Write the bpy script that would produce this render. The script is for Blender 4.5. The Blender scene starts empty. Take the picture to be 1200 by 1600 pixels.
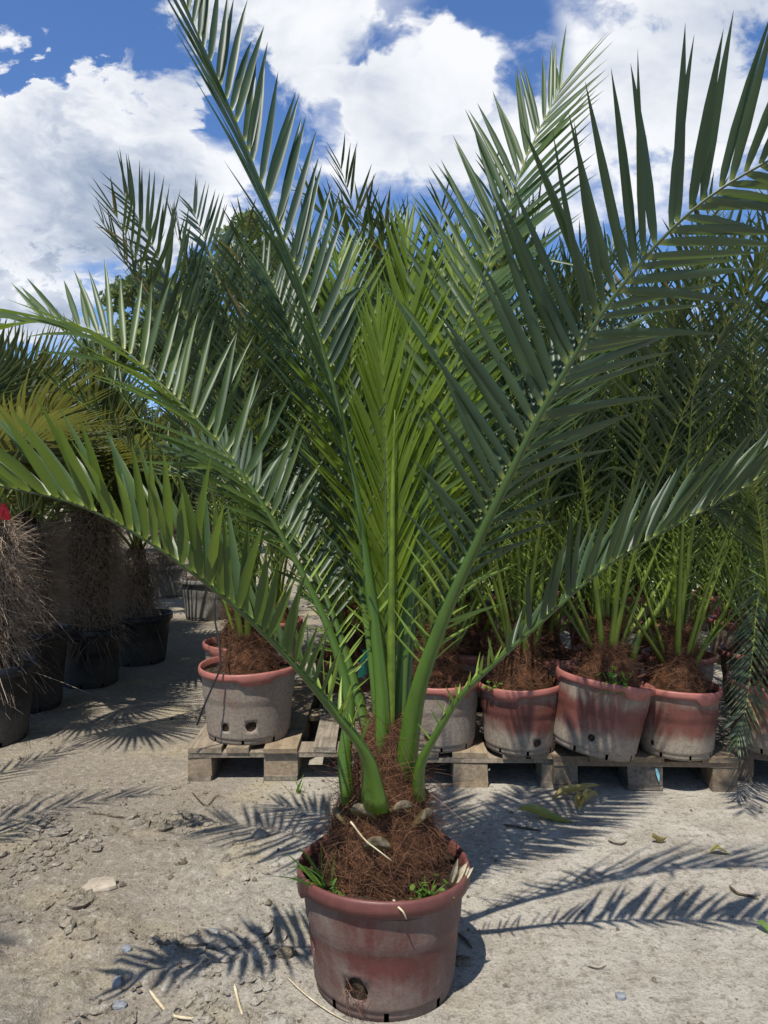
import bpy, math, random
import numpy as np
from mathutils import Vector, Matrix, Euler

# ------------------------------------------------------------------ camera, sky, sun, exposure
SC = bpy.context.scene
COL = SC.collection
R = math.radians
CAM_H, FPX, HORIZON = 1.2375, 1200.0, 770.0          # photo is 1200x1600, focal length in photo pixels
cam_data = bpy.data.cameras.new('camera')
cam = bpy.data.objects.new('camera', cam_data)
COL.objects.link(cam)
cam.location = (0, 0, CAM_H)
cam.rotation_euler = (math.pi / 2, 0, 0)
cam_data.shift_y = (HORIZON - 800.0) / 1600.0
cam_data.sensor_fit = 'VERTICAL'
cam_data.sensor_height = 36.0
cam_data.lens = 36.0 * FPX / 1600.0
cam_data.clip_start = 0.05
cam_data.clip_end = 2000
SC.camera = cam

SUN_TRAVEL = Vector((0.20, 0.44, -1.0)).normalized()
TO_SUN = -SUN_TRAVEL
SUN_ELEV = math.asin(TO_SUN.z)
sun_data = bpy.data.lights.new('sun', 'SUN')
sun_data.energy = 5.0
sun_data.angle = R(0.53)
sun_data.color = (1.0, 0.955, 0.88)
sun = bpy.data.objects.new('sun', sun_data)
COL.objects.link(sun)
sun.rotation_euler = SUN_TRAVEL.to_track_quat('-Z', 'Y').to_euler()
sun.location = (-3, -4, 12)

def pixdir(u, v):
    d = Vector(((u - 600.0) / FPX, 1.0, (HORIZON - v) / FPX))
    return d.normalized()

def build_world():
    w = bpy.data.worlds.new('World')
    SC.world = w
    w.use_nodes = True
    nt = w.node_tree
    N, L = nt.nodes, nt.links
    N.clear()
    out = N.new('ShaderNodeOutputWorld')
    bg = N.new('ShaderNodeBackground')
    bg.inputs['Strength'].default_value = 0.105
    L.new(bg.outputs[0], out.inputs[0])
    sky = N.new('ShaderNodeTexSky')
    sky.sky_type = 'NISHITA'
    sky.sun_disc = False
    sky.sun_elevation = SUN_ELEV
    sky.sun_rotation = math.atan2(TO_SUN.x, TO_SUN.y)
    sky.altitude = 300
    sky.air_density = 1.0
    sky.dust_density = 0.3
    sky.ozone_density = 3.0
    tc = N.new('ShaderNodeTexCoord')

    def math_(op, a, b=None, c=None, clamp=False):
        n = N.new('ShaderNodeMath'); n.operation = op; n.use_clamp = clamp
        for i, x in enumerate((a, b, c)):
            if x is None: continue
            if isinstance(x, (int, float)): n.inputs[i].default_value = x
            else: L.new(x, n.inputs[i])
        return n.outputs[0]
    def vmath(op, a, b):
        n = N.new('ShaderNodeVectorMath'); n.operation = op
        for i, x in enumerate((a, b)):
            if isinstance(x, (tuple, list, Vector)): n.inputs[i].default_value = tuple(x)
            else: L.new(x, n.inputs[i])
        return n
    def ramp(x, lo, hi):
        n = N.new('ShaderNodeMapRange'); n.interpolation_type = 'SMOOTHSTEP'
        L.new(x, n.inputs['Value'])
        n.inputs['From Min'].default_value = lo; n.inputs['From Max'].default_value = hi
        return n.outputs[0]
    d = tc.outputs['Generated']
    sep = N.new('ShaderNodeSeparateXYZ'); L.new(d, sep.inputs[0])
    # flatten the layer towards the horizon
    k = math_('DIVIDE', 1.0, math_('ADD', math_('MAXIMUM', sep.outputs['Z'], 0.0), 0.40))
    n = N.new('ShaderNodeVectorMath'); n.operation = 'SCALE'
    L.new(d, n.inputs[0]); L.new(k, n.inputs['Scale'])
    p = n.outputs[0]
    def noise(vec, scale, detail, rough, seed):
        t = N.new('ShaderNodeTexNoise'); t.noise_dimensions = '3D'
        t.inputs['Scale'].default_value = scale; t.inputs['Detail'].default_value = detail
        t.inputs['Roughness'].default_value = rough
        L.new(vmath('ADD', vec, (seed, seed * 1.7, -seed)).outputs[0], t.inputs['Vector'])
        return t.outputs['Fac']
    # billows: warped noise
    warp = noise(p, 2.2, 4, 0.55, 7.1)
    wv = N.new('ShaderNodeVectorMath'); wv.operation = 'SCALE'
    comb = N.new('ShaderNodeCombineXYZ')
    for i in range(3): L.new(warp, comb.inputs[i])
    L.new(comb.outputs[0], wv.inputs[0]); wv.inputs['Scale'].default_value = 0.25
    pw = vmath('ADD', p, wv.outputs[0]).outputs[0]
    base = noise(pw, 2.1, 7, 0.56, 3.3)
    fine = noise(pw, 9.0, 6, 0.62, 1.2)
    dens = math_('ADD', math_('ADD', math_('MULTIPLY', math_('SUBTRACT', base, .5), 1.35), .47), math_('MULTIPLY', math_('SUBTRACT', fine, 0.5), 0.50))
    # the clouds that stand in the picture's part of the sky (direction, angular radius, amount)
    blobs = [((40, 330), 10, .30), ((150, 250), 7.0, .30), ((212, 185), 3.6, .26), ((270, 300), 6.5, .32), ((90, 240), 5, .18), ((340, 320), 5, .22), ((15, 470), 3.2, .36), ((5, 170), 2.0, .16), ((150, 380), 7, .26),
             ((420, 5), 6.5, .30), ((600, -50), 7, .14), ((250, 15), 4.0, .26), ((500, 50), 3.5, .12),
             ((625, 120), 3.0, .34), ((545, 205), 3.6, .26), ((690, 215), 4.0, .18), ((640, 310), 6, .14), ((770, 340), 6, .04),
             ((1040, 100), 7, .07), ((850, 250), 7, .08), ((1190, 10), 8, .26), ((1150, 330), 9, .12),
             ((-40, 40), 12, -.24), ((120, 90), 7, -.24), ((260, 110), 5, -.16), ((330, 140), 4, -.2), ((730, 110), 4.5, -.16), ((470, 150), 5, -.22), ((390, 200), 4.0, -.14), ((120, 440), 5, -.20), ((230, 450), 5, -.14), ((720, 20), 5, -.08)]
    acc = dens
    jit = N.new('ShaderNodeVectorMath'); jit.operation = 'MULTIPLY_ADD'       # ragged outlines
    cj = N.new('ShaderNodeCombineXYZ')
    L.new(math_('SUBTRACT', fine, .5), cj.inputs[0]); L.new(math_('SUBTRACT', base, .5), cj.inputs[2])
    L.new(cj.outputs[0], jit.inputs[0]); jit.inputs[1].default_value = (.10, 0, .07); L.new(d, jit.inputs[2])
    dj = jit.outputs[0]
    def blob(vec, u, v, rad, amt, k0, k1):
        n = N.new('ShaderNodeMapRange'); n.interpolation_type = 'SMOOTHSTEP'
        L.new(vmath('DOT_PRODUCT', vec, pixdir(u, v)).outputs['Value'], n.inputs['Value'])
        n.inputs['From Min'].default_value = math.cos(R(rad * k0)); n.inputs['From Max'].default_value = math.cos(R(rad * k1)); n.inputs['To Max'].default_value = amt
        return n.outputs[0]
    for (u, v), rad, amt in blobs:
        acc = math_('ADD', acc, blob(dj, u, v, rad, amt, 1.15, .30))
    cover = ramp(acc, 0.46, 0.80)
    
    # shading of the billows: density towards the sun against density here
    ps = vmath('ADD', pw, (TO_SUN.x * .06, TO_SUN.y * .06, TO_SUN.z * .09)).outputs[0]
    base2 = noise(ps, 2.1, 5, 0.56, 3.3)
    fine2 = noise(ps, 9.0, 4, 0.62, 1.2)
    g = math_('ADD', math_('MULTIPLY', math_('SUBTRACT', base, base2), 2.6), math_('MULTIPLY', math_('SUBTRACT', fine, fine2), 0.9))
    low = noise(p, 1.6, 3, .5, 9.4)
    sh = math_('ADD', math_('ADD', g, 0.62), math_('MULTIPLY', math_('SUBTRACT', 0.5, low), .9))
    for (u, v), rad, amt in (((60, 385), 9, .24), ((240, 400), 7, .20), ((440, 40), 6, .12), ((1140, 10), 9, .30), ((620, 260), 6, .10), ((15, 490), 3, .2)):
        sh = math_('SUBTRACT', sh, blob(dj, u, v, rad, amt, 1.2, .2))
    sh = math_('ADD', math_('SUBTRACT', sh, math_('MULTIPLY', ramp(acc, 0.75, 1.45), 0.24)), .10)
    sh = ramp(sh, -.55, 1.0)
    cr = N.new('ShaderNodeValToRGB')
    e = cr.color_ramp.elements
    e[0].position, e[0].color = 0.0, (2.6, 3.2, 4.3, 1)
    e[1].position, e[1].color = 1.0, (7.6, 7.7, 7.9, 1)
    m = e.new(0.55); m.color = (5.3, 5.7, 6.4, 1)
    L.new(sh, cr.inputs[0])
    tint = N.new('ShaderNodeMixRGB'); tint.blend_type = 'MULTIPLY'; tint.inputs[0].default_value = 1
    tint.inputs[2].default_value = (0.74, 0.95, 1.24, 1)
    L.new(sky.outputs[0], tint.inputs[1])
    mix = N.new('ShaderNodeMixRGB')
    L.new(math_('MULTIPLY', cover, 0.97), mix.inputs[0]); L.new(tint.outputs[0], mix.inputs[1]); L.new(cr.outputs[0], mix.inputs[2])
    L.new(mix.outputs[0], bg.inputs['Color'])
    w.cycles.sampling_method = 'MANUAL'
    w.cycles.sample_map_resolution = 512
build_world()

SC.view_settings.view_transform = 'Standard'
SC.view_settings.look = 'None'
SC.view_settings.exposure = 0.30
SC.view_settings.gamma = 1.0
SC.view_settings.use_curve_mapping = False
SC.cycles.use_denoising = True
SC.cycles.use_adaptive_sampling = False
SC.cycles.max_bounces = 6
SC.cycles.diffuse_bounces = 4
SC.cycles.transmission_bounces = 4
SC.cycles.glossy_bounces = 3

# ------------------------------------------------------------------ helpers
RNG = np.random.default_rng(11)
def rnd(a, b): return float(RNG.uniform(a, b))
UP = np.array((0., 0., 1.))

def P(u, v, Z):
    """world point seen at photo pixel (u, v) standing at distance Z (metres along +Y)"""
    return np.array(((u - 600.0) / FPX * Z, Z, CAM_H + (HORIZON - v) / FPX * Z))
def G(u, v, z=0.0):
    """point on the level z seen at photo pixel (u, v)"""
    Z = (CAM_H - z) * FPX / (v - HORIZON)
    return np.array(((u - 600.0) / FPX * Z, Z, z))
def unit(a): 
    a = np.asarray(a, float); n = np.linalg.norm(a)
    return a / n if n > 1e-9 else a

def link(o, parent=None):
    COL.objects.link(o)
    if parent is not None: o.parent = parent
    return o
def mesh_data(name, V, F, smooth=True, tint=None):
    me = bpy.data.meshes.new(name)
    V = np.asarray(V, float)
    me.from_pydata(V.tolist(), [], [list(map(int, f)) for f in F])
    if smooth: me.polygons.foreach_set('use_smooth', [True] * len(me.polygons))
    if tint is not None:
        a = me.attributes.new('tint', 'FLOAT', 'POINT')
        a.data.foreach_set('value', np.asarray(tint, np.float32))
    me.update()
    return me
def obj(name, V, F, mat, parent=None, smooth=True, tint=None, kind=None, loc=None):
    me = mesh_data(name, V, F, smooth, tint)
    if mat: me.materials.append(mat)
    o = bpy.data.objects.new(name, me)
    link(o, parent)
    if loc is not None: o.location = loc
    if kind: o['kind'] = kind
    return o
def thing(name, label, cat, loc=(0, 0, 0), rot=(0, 0, 0), group=None):
    o = bpy.data.objects.new(name, None)
    o.empty_display_size = 0.1
    link(o); o.location = loc; o.rotation_euler = rot
    return tag(o, label, cat, group)
def tag(o, label, cat=None, group=None):
    o['label'] = label
    if cat: o['category'] = cat
    if group: o['group'] = group
    return o

class MB:
    """collects vertex / face blocks into one mesh"""
    def __init__(s): s.V = []; s.F = []; s.T = []; s.n = 0
    def add(s, V, F, t=0.5):
        V = np.asarray(V, float)
        s.V.append(V); n = s.n
        s.F.extend([[i + n for i in f] for f in F])
        s.T.append(np.full(len(V), t) if np.isscalar(t) else np.asarray(t, float)); s.n += len(V)
    def box(s, c, h, rz=0.0, t=0.5, jit=0.0):
        c = np.asarray(c, float); h = np.asarray(h, float)
        sg = np.array([(x, y, z) for x in (-1, 1) for y in (-1, 1) for z in (-1, 1)], float)
        v = sg * h
        if jit: v = v + RNG.uniform(-jit, jit, v.shape)
        ca, sa = math.cos(rz), math.sin(rz)
        v = np.stack([v[:, 0] * ca - v[:, 1] * sa, v[:, 0] * sa + v[:, 1] * ca, v[:, 2]], 1) + c
        s.add(v, [(0, 1, 3, 2), (4, 6, 7, 5), (0, 4, 5, 1), (2, 3, 7, 6), (0, 2, 6, 4), (1, 5, 7, 3)], t)
    def get(s):
        return np.concatenate(s.V), s.F, np.concatenate(s.T)
    def build(s, name, mat, parent=None, smooth=True, kind=None, loc=None):
        V, F, T = s.get()
        return obj(name, V, F, mat, parent, smooth, T, kind, loc)

def vnoise(x, y, seed=0):
    """smooth value noise, numpy arrays"""
    xi = np.floor(x).astype(np.int64); yi = np.floor(y).astype(np.int64)
    xf = x - xi; yf = y - yi
    def h(a, b):
        n = (a * 374761393 + b * 668265263 + seed * 1442695041) & 0xFFFFFFFF
        n = ((n ^ (n >> 13)) * 1274126177) & 0xFFFFFFFF
        return ((n ^ (n >> 16)) & 0xFFFF) / 65535.0
    sx = xf * xf * (3 - 2 * xf); sy = yf * yf * (3 - 2 * yf)
    a = h(xi, yi) * (1 - sx) + h(xi + 1, yi) * sx
    b = h(xi, yi + 1) * (1 - sx) + h(xi + 1, yi + 1) * sx
    return a * (1 - sy) + b * sy
def fbm(x, y, oct=4, seed=0):
    t = 0; a = 0.5
    for o in range(oct):
        t = t + a * (vnoise(x * 2 ** o, y * 2 ** o, seed + o * 17) - 0.5)
        a *= 0.55
    return t

def curve(ctrl, n):
    """Catmull-Rom through ctrl, n points evenly spaced by length"""
    c = np.asarray(ctrl, float)
    c = np.vstack([2 * c[0] - c[1], c, 2 * c[-1] - c[-2]])
    pts = []
    for i in range(1, len(c) - 2):
        for t in np.linspace(0, 1, 24, endpoint=False):
            a, b, d, e = c[i - 1], c[i], c[i + 1], c[i + 2]
            pts.append(0.5 * ((2 * b) + (d - a) * t + (2 * a - 5 * b + 4 * d - e) * t ** 2 + (3 * b - a - 3 * d + e) * t ** 3))
    pts.append(c[-2]); pts = np.array(pts)
    s = np.concatenate([[0], np.cumsum(np.linalg.norm(np.diff(pts, axis=0), axis=1))])
    q = np.linspace(0, s[-1], n)
    return np.stack([np.interp(q, s, pts[:, k]) for k in range(3)], 1), s[-1]
def tangents(p):
    t = np.gradient(p, axis=0)
    return t / np.linalg.norm(t, axis=1)[:, None]
def tube(path, rad, sides=6, flat=1.0, hint=None, cap=True):
    """tube along path; rad array; flat squashes it along the hint normal"""
    path = np.asarray(path, float); n = len(path)
    rad = np.broadcast_to(np.asarray(rad, float), (n,))
    T = tangents(path)
    h = np.asarray(hint if hint is not None else (0.31, -0.9, 0.27), float)
    V = []
    for i in range(n):
        N_ = h - T[i] * (h @ T[i])
        if np.linalg.norm(N_) < 1e-3: N_ = np.cross(T[i], (1, 0, 0.01))
        N_ = unit(N_); S = np.cross(T[i], N_)
        for k in range(sides):
            a = 2 * math.pi * k / sides
            V.append(path[i] + rad[i] * (math.cos(a) * S + flat * math.sin(a) * N_))
    F = [(i * sides + k, i * sides + (k + 1) % sides, (i + 1) * sides + (k + 1) % sides, (i + 1) * sides + k) for i in range(n - 1) for k in range(sides)]
    if cap:
        F.append(tuple(reversed(range(sides)))); F.append(tuple(range((n - 1) * sides, n * sides)))
    return np.array(V), F

# ------------------------------------------------------------------ materials
def mat_new(name):
    m = bpy.data.materials.new(name); m.use_nodes = True
    nt = m.node_tree; b = nt.nodes['Principled BSDF']
    return m, nt, b
class NT:
    def __init__(s, nt): s.nt = nt; s.N = nt.nodes; s.L = nt.links
    def set(s, sock, x):
        if isinstance(x, bpy.types.NodeSocket): s.L.new(x, sock)
        elif isinstance(x, (int, float)): sock.default_value = x
        else:
            x = tuple(x)
            sock.default_value = x if len(x) == len(sock.default_value) else x + (1.0,)
    def noise(s, vec, scale, detail=4, rough=.55, out='Fac', dist=0.0):
        t = s.N.new('ShaderNodeTexNoise'); s.set(t.inputs['Scale'], scale); s.set(t.inputs['Detail'], detail)
        s.set(t.inputs['Roughness'], rough); s.set(t.inputs['Distortion'], dist)
        if vec is not None: s.L.new(vec, t.inputs['Vector'])
        return t.outputs[out]
    def voro(s, vec, scale, feature='F1', out='Distance'):
        t = s.N.new('ShaderNodeTexVoronoi'); t.feature = feature; s.set(t.inputs['Scale'], scale)
        if vec is not None: s.L.new(vec, t.inputs['Vector'])
        return t.outputs[out]
    def math(s, op, a, b=None, clamp=False):
        n = s.N.new('ShaderNodeMath'); n.operation = op; n.use_clamp = clamp
        s.set(n.inputs[0], a)
        if b is not None: s.set(n.inputs[1], b)
        return n.outputs[0]
    def ramp(s, x, lo, hi, a=0.0, b=1.0):
        n = s.N.new('ShaderNodeMapRange'); n.interpolation_type = 'SMOOTHSTEP'; s.L.new(x, n.inputs['Value'])
        for k, q in (('From Min', lo), ('From Max', hi), ('To Min', a), ('To Max', b)): n.inputs[k].default_value = q
        return n.outputs[0]
    def mix(s, f, a, b, mode='MIX'):
        n = s.N.new('ShaderNodeMixRGB'); n.blend_type = mode
        s.set(n.inputs[0], f); s.set(n.inputs[1], a); s.set(n.inputs[2], b)
        return n.outputs[0]
    def hsv(s, col, h=0.5, sat=1.0, v=1.0):
        n = s.N.new('ShaderNodeHueSaturation'); s.set(n.inputs['Color'], col); s.set(n.inputs['Hue'], h)
        s.set(n.inputs['Saturation'], sat); s.set(n.inputs['Value'], v); return n.outputs[0]
    def attr(s, name):
        n = s.N.new('ShaderNodeAttribute'); n.attribute_name = name; return n.outputs['Fac']
    def objrand(s): return s.N.new('ShaderNodeObjectInfo').outputs['Random']
    def coord(s, k='Object'): return s.N.new('ShaderNodeTexCoord').outputs[k]
    def xyz(s, v):
        n = s.N.new('ShaderNodeSeparateXYZ'); s.L.new(v, n.inputs[0]); return n.outputs
    def bump(s, h, strength, dist=0.01, normal=None):
        n = s.N.new('ShaderNodeBump'); s.set(n.inputs['Height'], h); s.set(n.inputs['Strength'], strength); s.set(n.inputs['Distance'], dist)
        if normal is not None: s.L.new(normal, n.inputs['Normal'])
        return n.outputs[0]
    def scalevec(s, v, sc):
        n = s.N.new('ShaderNodeVectorMath'); n.operation = 'MULTIPLY'; s.L.new(v, n.inputs[0]); n.inputs[1].default_value = sc; return n.outputs[0]

def leaf_material(name, dark, light, trans, transmix=0.35, rough=0.42, dead=None):
    m, nt, b = mat_new(name); q = NT(nt)
    t = q.attr('tint'); r = q.objrand()
    v = q.math('ADD', q.math('MULTIPLY', t, 0.75), q.math('MULTIPLY', r, 0.25), clamp=True)
    col = q.mix(v, dark, light)
    n = q.noise(q.coord('Object'), 9, 4)
    col = q.mix(q.ramp(n, .35, .75, 0, .35), col, tuple(c * 0.62 for c in dark))
    col = q.mix(q.ramp(t, 1.0, 1.5, 0, .85), col, (.30, .33, .07))
    if dead: col = q.mix(q.ramp(t, -.4, -.6), col, dead)
    q.L.new(col, b.inputs['Base Color'])
    q.set(b.inputs['Roughness'], rough); q.set(b.inputs['Specular IOR Level'], 0.4)
    tr = q.N.new('ShaderNodeBsdfTranslucent')
    tcol = q.mix(v, tuple(c * .75 for c in trans), trans)
    q.L.new(tcol, tr.inputs['Color'])
    mx = q.N.new('ShaderNodeMixShader'); q.set(mx.inputs[0], transmix)
    q.L.new(b.outputs[0], mx.inputs[1]); q.L.new(tr.outputs[0], mx.inputs[2])
    q.L.new(mx.outputs[0], q.N['Material Output'].inputs['Surface'])
    return m
def plain(name, c0, c1, scale=12, rough=.8, bump=.3, bscale=None, spec=.3, tinted=False, bdist=.004):
    m, nt, b = mat_new(name); q = NT(nt)
    co = q.coord('Object')
    n = q.noise(co, scale, 6, .6)
    f = q.ramp(n, .3, .7)
    if tinted: f = q.math('ADD', q.math('MULTIPLY', f, .45), q.math('MULTIPLY', q.attr('tint'), .6), clamp=True)
    q.L.new(q.mix(f, c0, c1), b.inputs['Base Color'])
    q.set(b.inputs['Roughness'], rough); q.set(b.inputs['Specular IOR Level'], spec)
    if bump: q.L.new(q.bump(q.noise(co, bscale or scale * 6, 5, .6), bump, bdist), b.inputs['Normal'])
    return m
def pot_material(name, clean, dust, dusty, band=False, mid_clean=False, rough=.55, zlow=.10, seedoff=(0, 0, 0)):
    """plastic pot under patches of dried splashed earth"""
    m, nt, b = mat_new(name); q = NT(nt)
    co = q.coord('Object')
    ad = q.N.new('ShaderNodeVectorMath'); ad.operation = 'ADD'; q.L.new(co, ad.inputs[0]); ad.inputs[1].default_value = seedoff
    off = q.N.new('ShaderNodeVectorMath'); off.operation = 'SCALE'; q.L.new(q.N.new('ShaderNodeObjectInfo').outputs['Location'], off.inputs[0]); off.inputs['Scale'].default_value = 3.7
    ad2 = q.N.new('ShaderNodeVectorMath'); ad2.operation = 'ADD'; q.L.new(ad.outputs[0], ad2.inputs[0]); q.L.new(off.outputs[0], ad2.inputs[1])
    c = ad2.outputs[0]
    z = q.xyz(co)['Z']
    big = q.noise(c, 4.2, 5, .55, dist=.6); mid = q.noise(c, 17, 6, .65); fine = q.noise(c, 90, 4, .7)
    streak = q.noise(q.scalevec(c, (42, 42, 3.5)), 1.0, 4, .6)
    s = q.math('ADD', q.math('ADD', q.math('MULTIPLY', big, 1.5), q.math('MULTIPLY', mid, .7)), q.math('MULTIPLY', streak, .5))
    s = q.math('ADD', s, q.math('MULTIPLY', fine, .60)); s = q.math('SUBTRACT', s, .12)
    s = q.math('ADD', s, q.ramp(z, zlow + .09, zlow - .05, 0, .42))
    if band: s = q.math('ADD', s, q.ramp(q.math('ADD', z, q.math('MULTIPLY', q.math('SUBTRACT', mid, .5), .03)), .150, .168, -.08, .20))
    if mid_clean: s = q.math('ADD', s, q.ramp(q.math('ABSOLUTE', q.math('SUBTRACT', z, .145)), .03, .10, -.20, .22))
    f = q.ramp(s, 1.48 - dusty, 2.16 - dusty)
    grain = q.mix(q.ramp(fine, .35, .7), dust, tuple(x * .62 for x in dust))
    cl = q.mix(q.ramp(mid, .3, .7), clean, tuple(x * .72 for x in clean))
    col = q.mix(q.math('MULTIPLY', f, .93), cl, grain)
    q.L.new(col, b.inputs['Base Color'])
    q.L.new(q.ramp(f, 0, 1, rough, .95), b.inputs['Roughness'])
    q.set(b.inputs['Specular IOR Level'], .35)
    q.L.new(q.bump(q.math('ADD', q.math('MULTIPLY', f, .6), q.math('MULTIPLY', fine, .5)), .35, .003), b.inputs['Normal'])
    return m
def wood_material(name, c0, c1):
    m, nt, b = mat_new(name); q = NT(nt)
    co = q.coord('Object')
    off = q.N.new('ShaderNodeVectorMath'); off.operation = 'ADD'; q.L.new(co, off.inputs[0])
    rv = q.N.new('ShaderNodeCombineXYZ'); r = q.objrand()
    q.L.new(q.math('MULTIPLY', r, 31.0), rv.inputs[0]); q.L.new(q.math('MULTIPLY', r, 17.0), rv.inputs[2]); q.L.new(rv.outputs[0], off.inputs[1])
    c = off.outputs[0]
    g = q.noise(q.scalevec(c, (60, 4, 60)), 1.0, 5, .6, dist=.5)
    dirt = q.noise(c, 11, 6, .65)
    col = q.mix(q.ramp(g, .3, .7), c0, c1)
    col = q.mix(q.ramp(r, .2, .9, 0, .45), col, (.30, .20, .10))
    col = q.mix(q.ramp(dirt, .45, .75, 0, .75), col, (.10, .085, .065))
    q.L.new(col, b.inputs['Base Color']); q.set(b.inputs['Roughness'], .9); q.set(b.inputs['Specular IOR Level'], .2)
    q.L.new(q.bump(q.math('ADD', g, q.noise(c, 90, 4, .7)), .5, .004), b.inputs['Normal'])
    return m

M = {}
M['leaf'] = leaf_material('date_palm_leaflet', (.022, .046, .026), (.056, .090, .036), (.15, .25, .03), .20, .42, dead=(.30, .22, .08))
M['leaf_young_lit'] = leaf_material('date_palm_young_lit_leaflet', (.095, .155, .020), (.190, .265, .030), (.48, .60, .04), .45, .42)  # younger green, brightened further to paint in sunlight on the palm's heart
M['leaf_lit'] = leaf_material('date_palm_lit_leaflet', (.034, .068, .026), (.085, .128, .034), (.24, .36, .03), .28, .42, dead=(.30, .22, .08))  # lighter copy of the leaflet colour, sunlight painted in for the lit fronds
M['leaf_bg'] = leaf_material('date_palm_leaflet_back', (.020, .042, .021), (.066, .098, .034), (.15, .22, .03), .20, .42, dead=(.28, .20, .08))
M['spine'] = leaf_material('date_palm_spine', (.16, .25, .035), (.24, .32, .06), (.30, .42, .05), .25, .38)
M['fan'] = leaf_material('fan_palm_blade', (.030, .052, .022), (.095, .110, .035), (.26, .27, .05), .32, .45, dead=(.32, .22, .07))
M['tree'] = leaf_material('broadleaf', (.055, .085, .030), (.12, .155, .06), (.26, .34, .09), .35, .5)
M['far'] = leaf_material('far_foliage', (.03, .06, .02), (.08, .12, .035), (.2, .28, .05), .3, .6)
M['weed'] = leaf_material('weed_leaf', (.07, .16, .025), (.16, .28, .05), (.35, .55, .08), .4, .45)
M['greendry'] = leaf_material('half_dry_leaf', (.20, .22, .05), (.36, .36, .08), (.5, .5, .1), .25, .5)
M['dry'] = leaf_material('dry_leaf', (.30, .24, .10), (.52, .44, .14), (.6, .5, .15), .25, .6)

def rachis_material(name, c0, c1, c2):
    m, nt, b = mat_new(name); q = NT(nt)
    t = q.attr('tint')           # 0 at the base, 1 at the tip of the frond
    col = q.mix(q.ramp(t, .0, .45), c0, c1); col = q.mix(q.ramp(t, .45, .95), col, c2)
    n = q.noise(q.scalevec(q.coord('Object'), (30, 30, 6)), 1, 5, .6)
    col = q.mix(q.ramp(n, .4, .8, 0, .4), col, tuple(x * .45 for x in c1))
    q.L.new(col, b.inputs['Base Color']); q.set(b.inputs['Roughness'], .38); q.set(b.inputs['Specular IOR Level'], .5)
    return m
M['rachis'] = rachis_material('green_rachis', (.058, .120, .008), (.045, .082, .014), (.045, .065, .026))
M['rachis_bg'] = rachis_material('yellow_green_rachis', (.115, .165, .016), (.145, .195, .024), (.085, .11, .035))

M['fiber'] = plain('brown_palm_fibre', (.024, .012, .008), (.23, .11, .055), 30, .9, 0, tinted=True)
M['bulb'] = plain('fibrous_bulb', (.022, .011, .007), (.13, .058, .028), 26, .95, 1.0, 120, .1, bdist=.012)
M['hair'] = plain('grey_brown_trunk_hair', (.09, .065, .05), (.50, .39, .29), 25, .9, 0, tinted=True)
M['haircore'] = plain('dark_trunk_core', (.03, .022, .016), (.11, .08, .058), 22, .95, 1.0, 90, .1, bdist=.015)
M['soil'] = plain('dark_potting_soil', (.018, .013, .009), (.085, .06, .04), 40, .95, 1.0, 110, .1, bdist=.012)
M['stub'] = plain('cut_stub', (.05, .04, .024), (.20, .16, .105), 50, .9, .6, 160, .2)
M['stub_side'] = plain('stub_side', (.05, .035, .016), (.13, .105, .035), 30, .9, .8, 120, .2, bdist=.008)
M['green_base'] = plain('green_stub', (.06, .10, .01), (.14, .20, .02), 20, .4, .2, 90, .4)
M['wood'] = wood_material('weathered_pallet_wood', (.15, .125, .095), (.30, .255, .195))
M['wood_dark'] = wood_material('dark_pallet_wood', (.085, .07, .055), (.19, .16, .125))
M['pot_main'] = pot_material('terracotta_plastic_dusty', (.105, .034, .029), (.215, .165, .13), .05, band=True, rough=.45)
M['pot_rim_main'] = pot_material('terracotta_plastic_rim', (.150, .054, .045), (.24, .16, .125), -.34, rough=.45)
M['pot_bg'] = pot_material('terracotta_plastic_earthy', (.150, .052, .040), (.29, .245, .185), .16, mid_clean=True, rough=.5)
M['pot_pale'] = pot_material('terracotta_plastic_mudcoated', (.17, .085, .06), (.275, .23, .18), .50, rough=.6)
M['pot_rim'] = pot_material('pink_faded_rim', (.34, .125, .10), (.36, .24, .19), -.30, rough=.5)
M['pot_black'] = pot_material('black_plastic', (.010, .0115, .014), (.085, .077, .066), .12, rough=.42, zlow=.14)
M['pot_black_rim'] = pot_material('black_plastic_rim', (.017, .022, .030), (.07, .07, .068), -.35, rough=.35)
M['pot_grey'] = pot_material('grey_dusty_plastic', (.10, .10, .095), (.28, .26, .22), .3, rough=.6)
M['stone'] = plain('pale_stone', (.26, .22, .165), (.42, .36, .28), 14, .95, .6, 70, .2)
M['stone_blue'] = plain('blue_grey_stone', (.13, .135, .14), (.27, .285, .30), 30, .8, .5, 90, .3)
M['clod'] = plain('earth_clod', (.10, .08, .058), (.22, .18, .13), 30, .95, 1.0, 90, .1, bdist=.01)
M['twig'] = plain('dark_twig', (.03, .022, .015), (.12, .09, .06), 40, .9, .4, 100, .2)
M['straw'] = plain('straw', (.34, .27, .15), (.60, .52, .36), 30, .8, 0)
M['tubeblack'] = plain('black_rubber', (.008, .008, .009), (.02, .02, .022), 20, .5, 0, spec=.5)
M['red'] = plain('red_ribbon', (.45, .01, .02), (.62, .03, .05), 20, .5, 0)
M['blue'] = plain('blue_scrap', (.10, .38, .48), (.30, .60, .66), 20, .5, 0)
M['greentag'] = plain('green_tag', (.005, .14, .09), (.01, .22, .13), 20, .4, 0)
M['bark'] = plain('bark', (.06, .045, .03), (.16, .12, .09), 14, .95, .8, 40)

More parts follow.
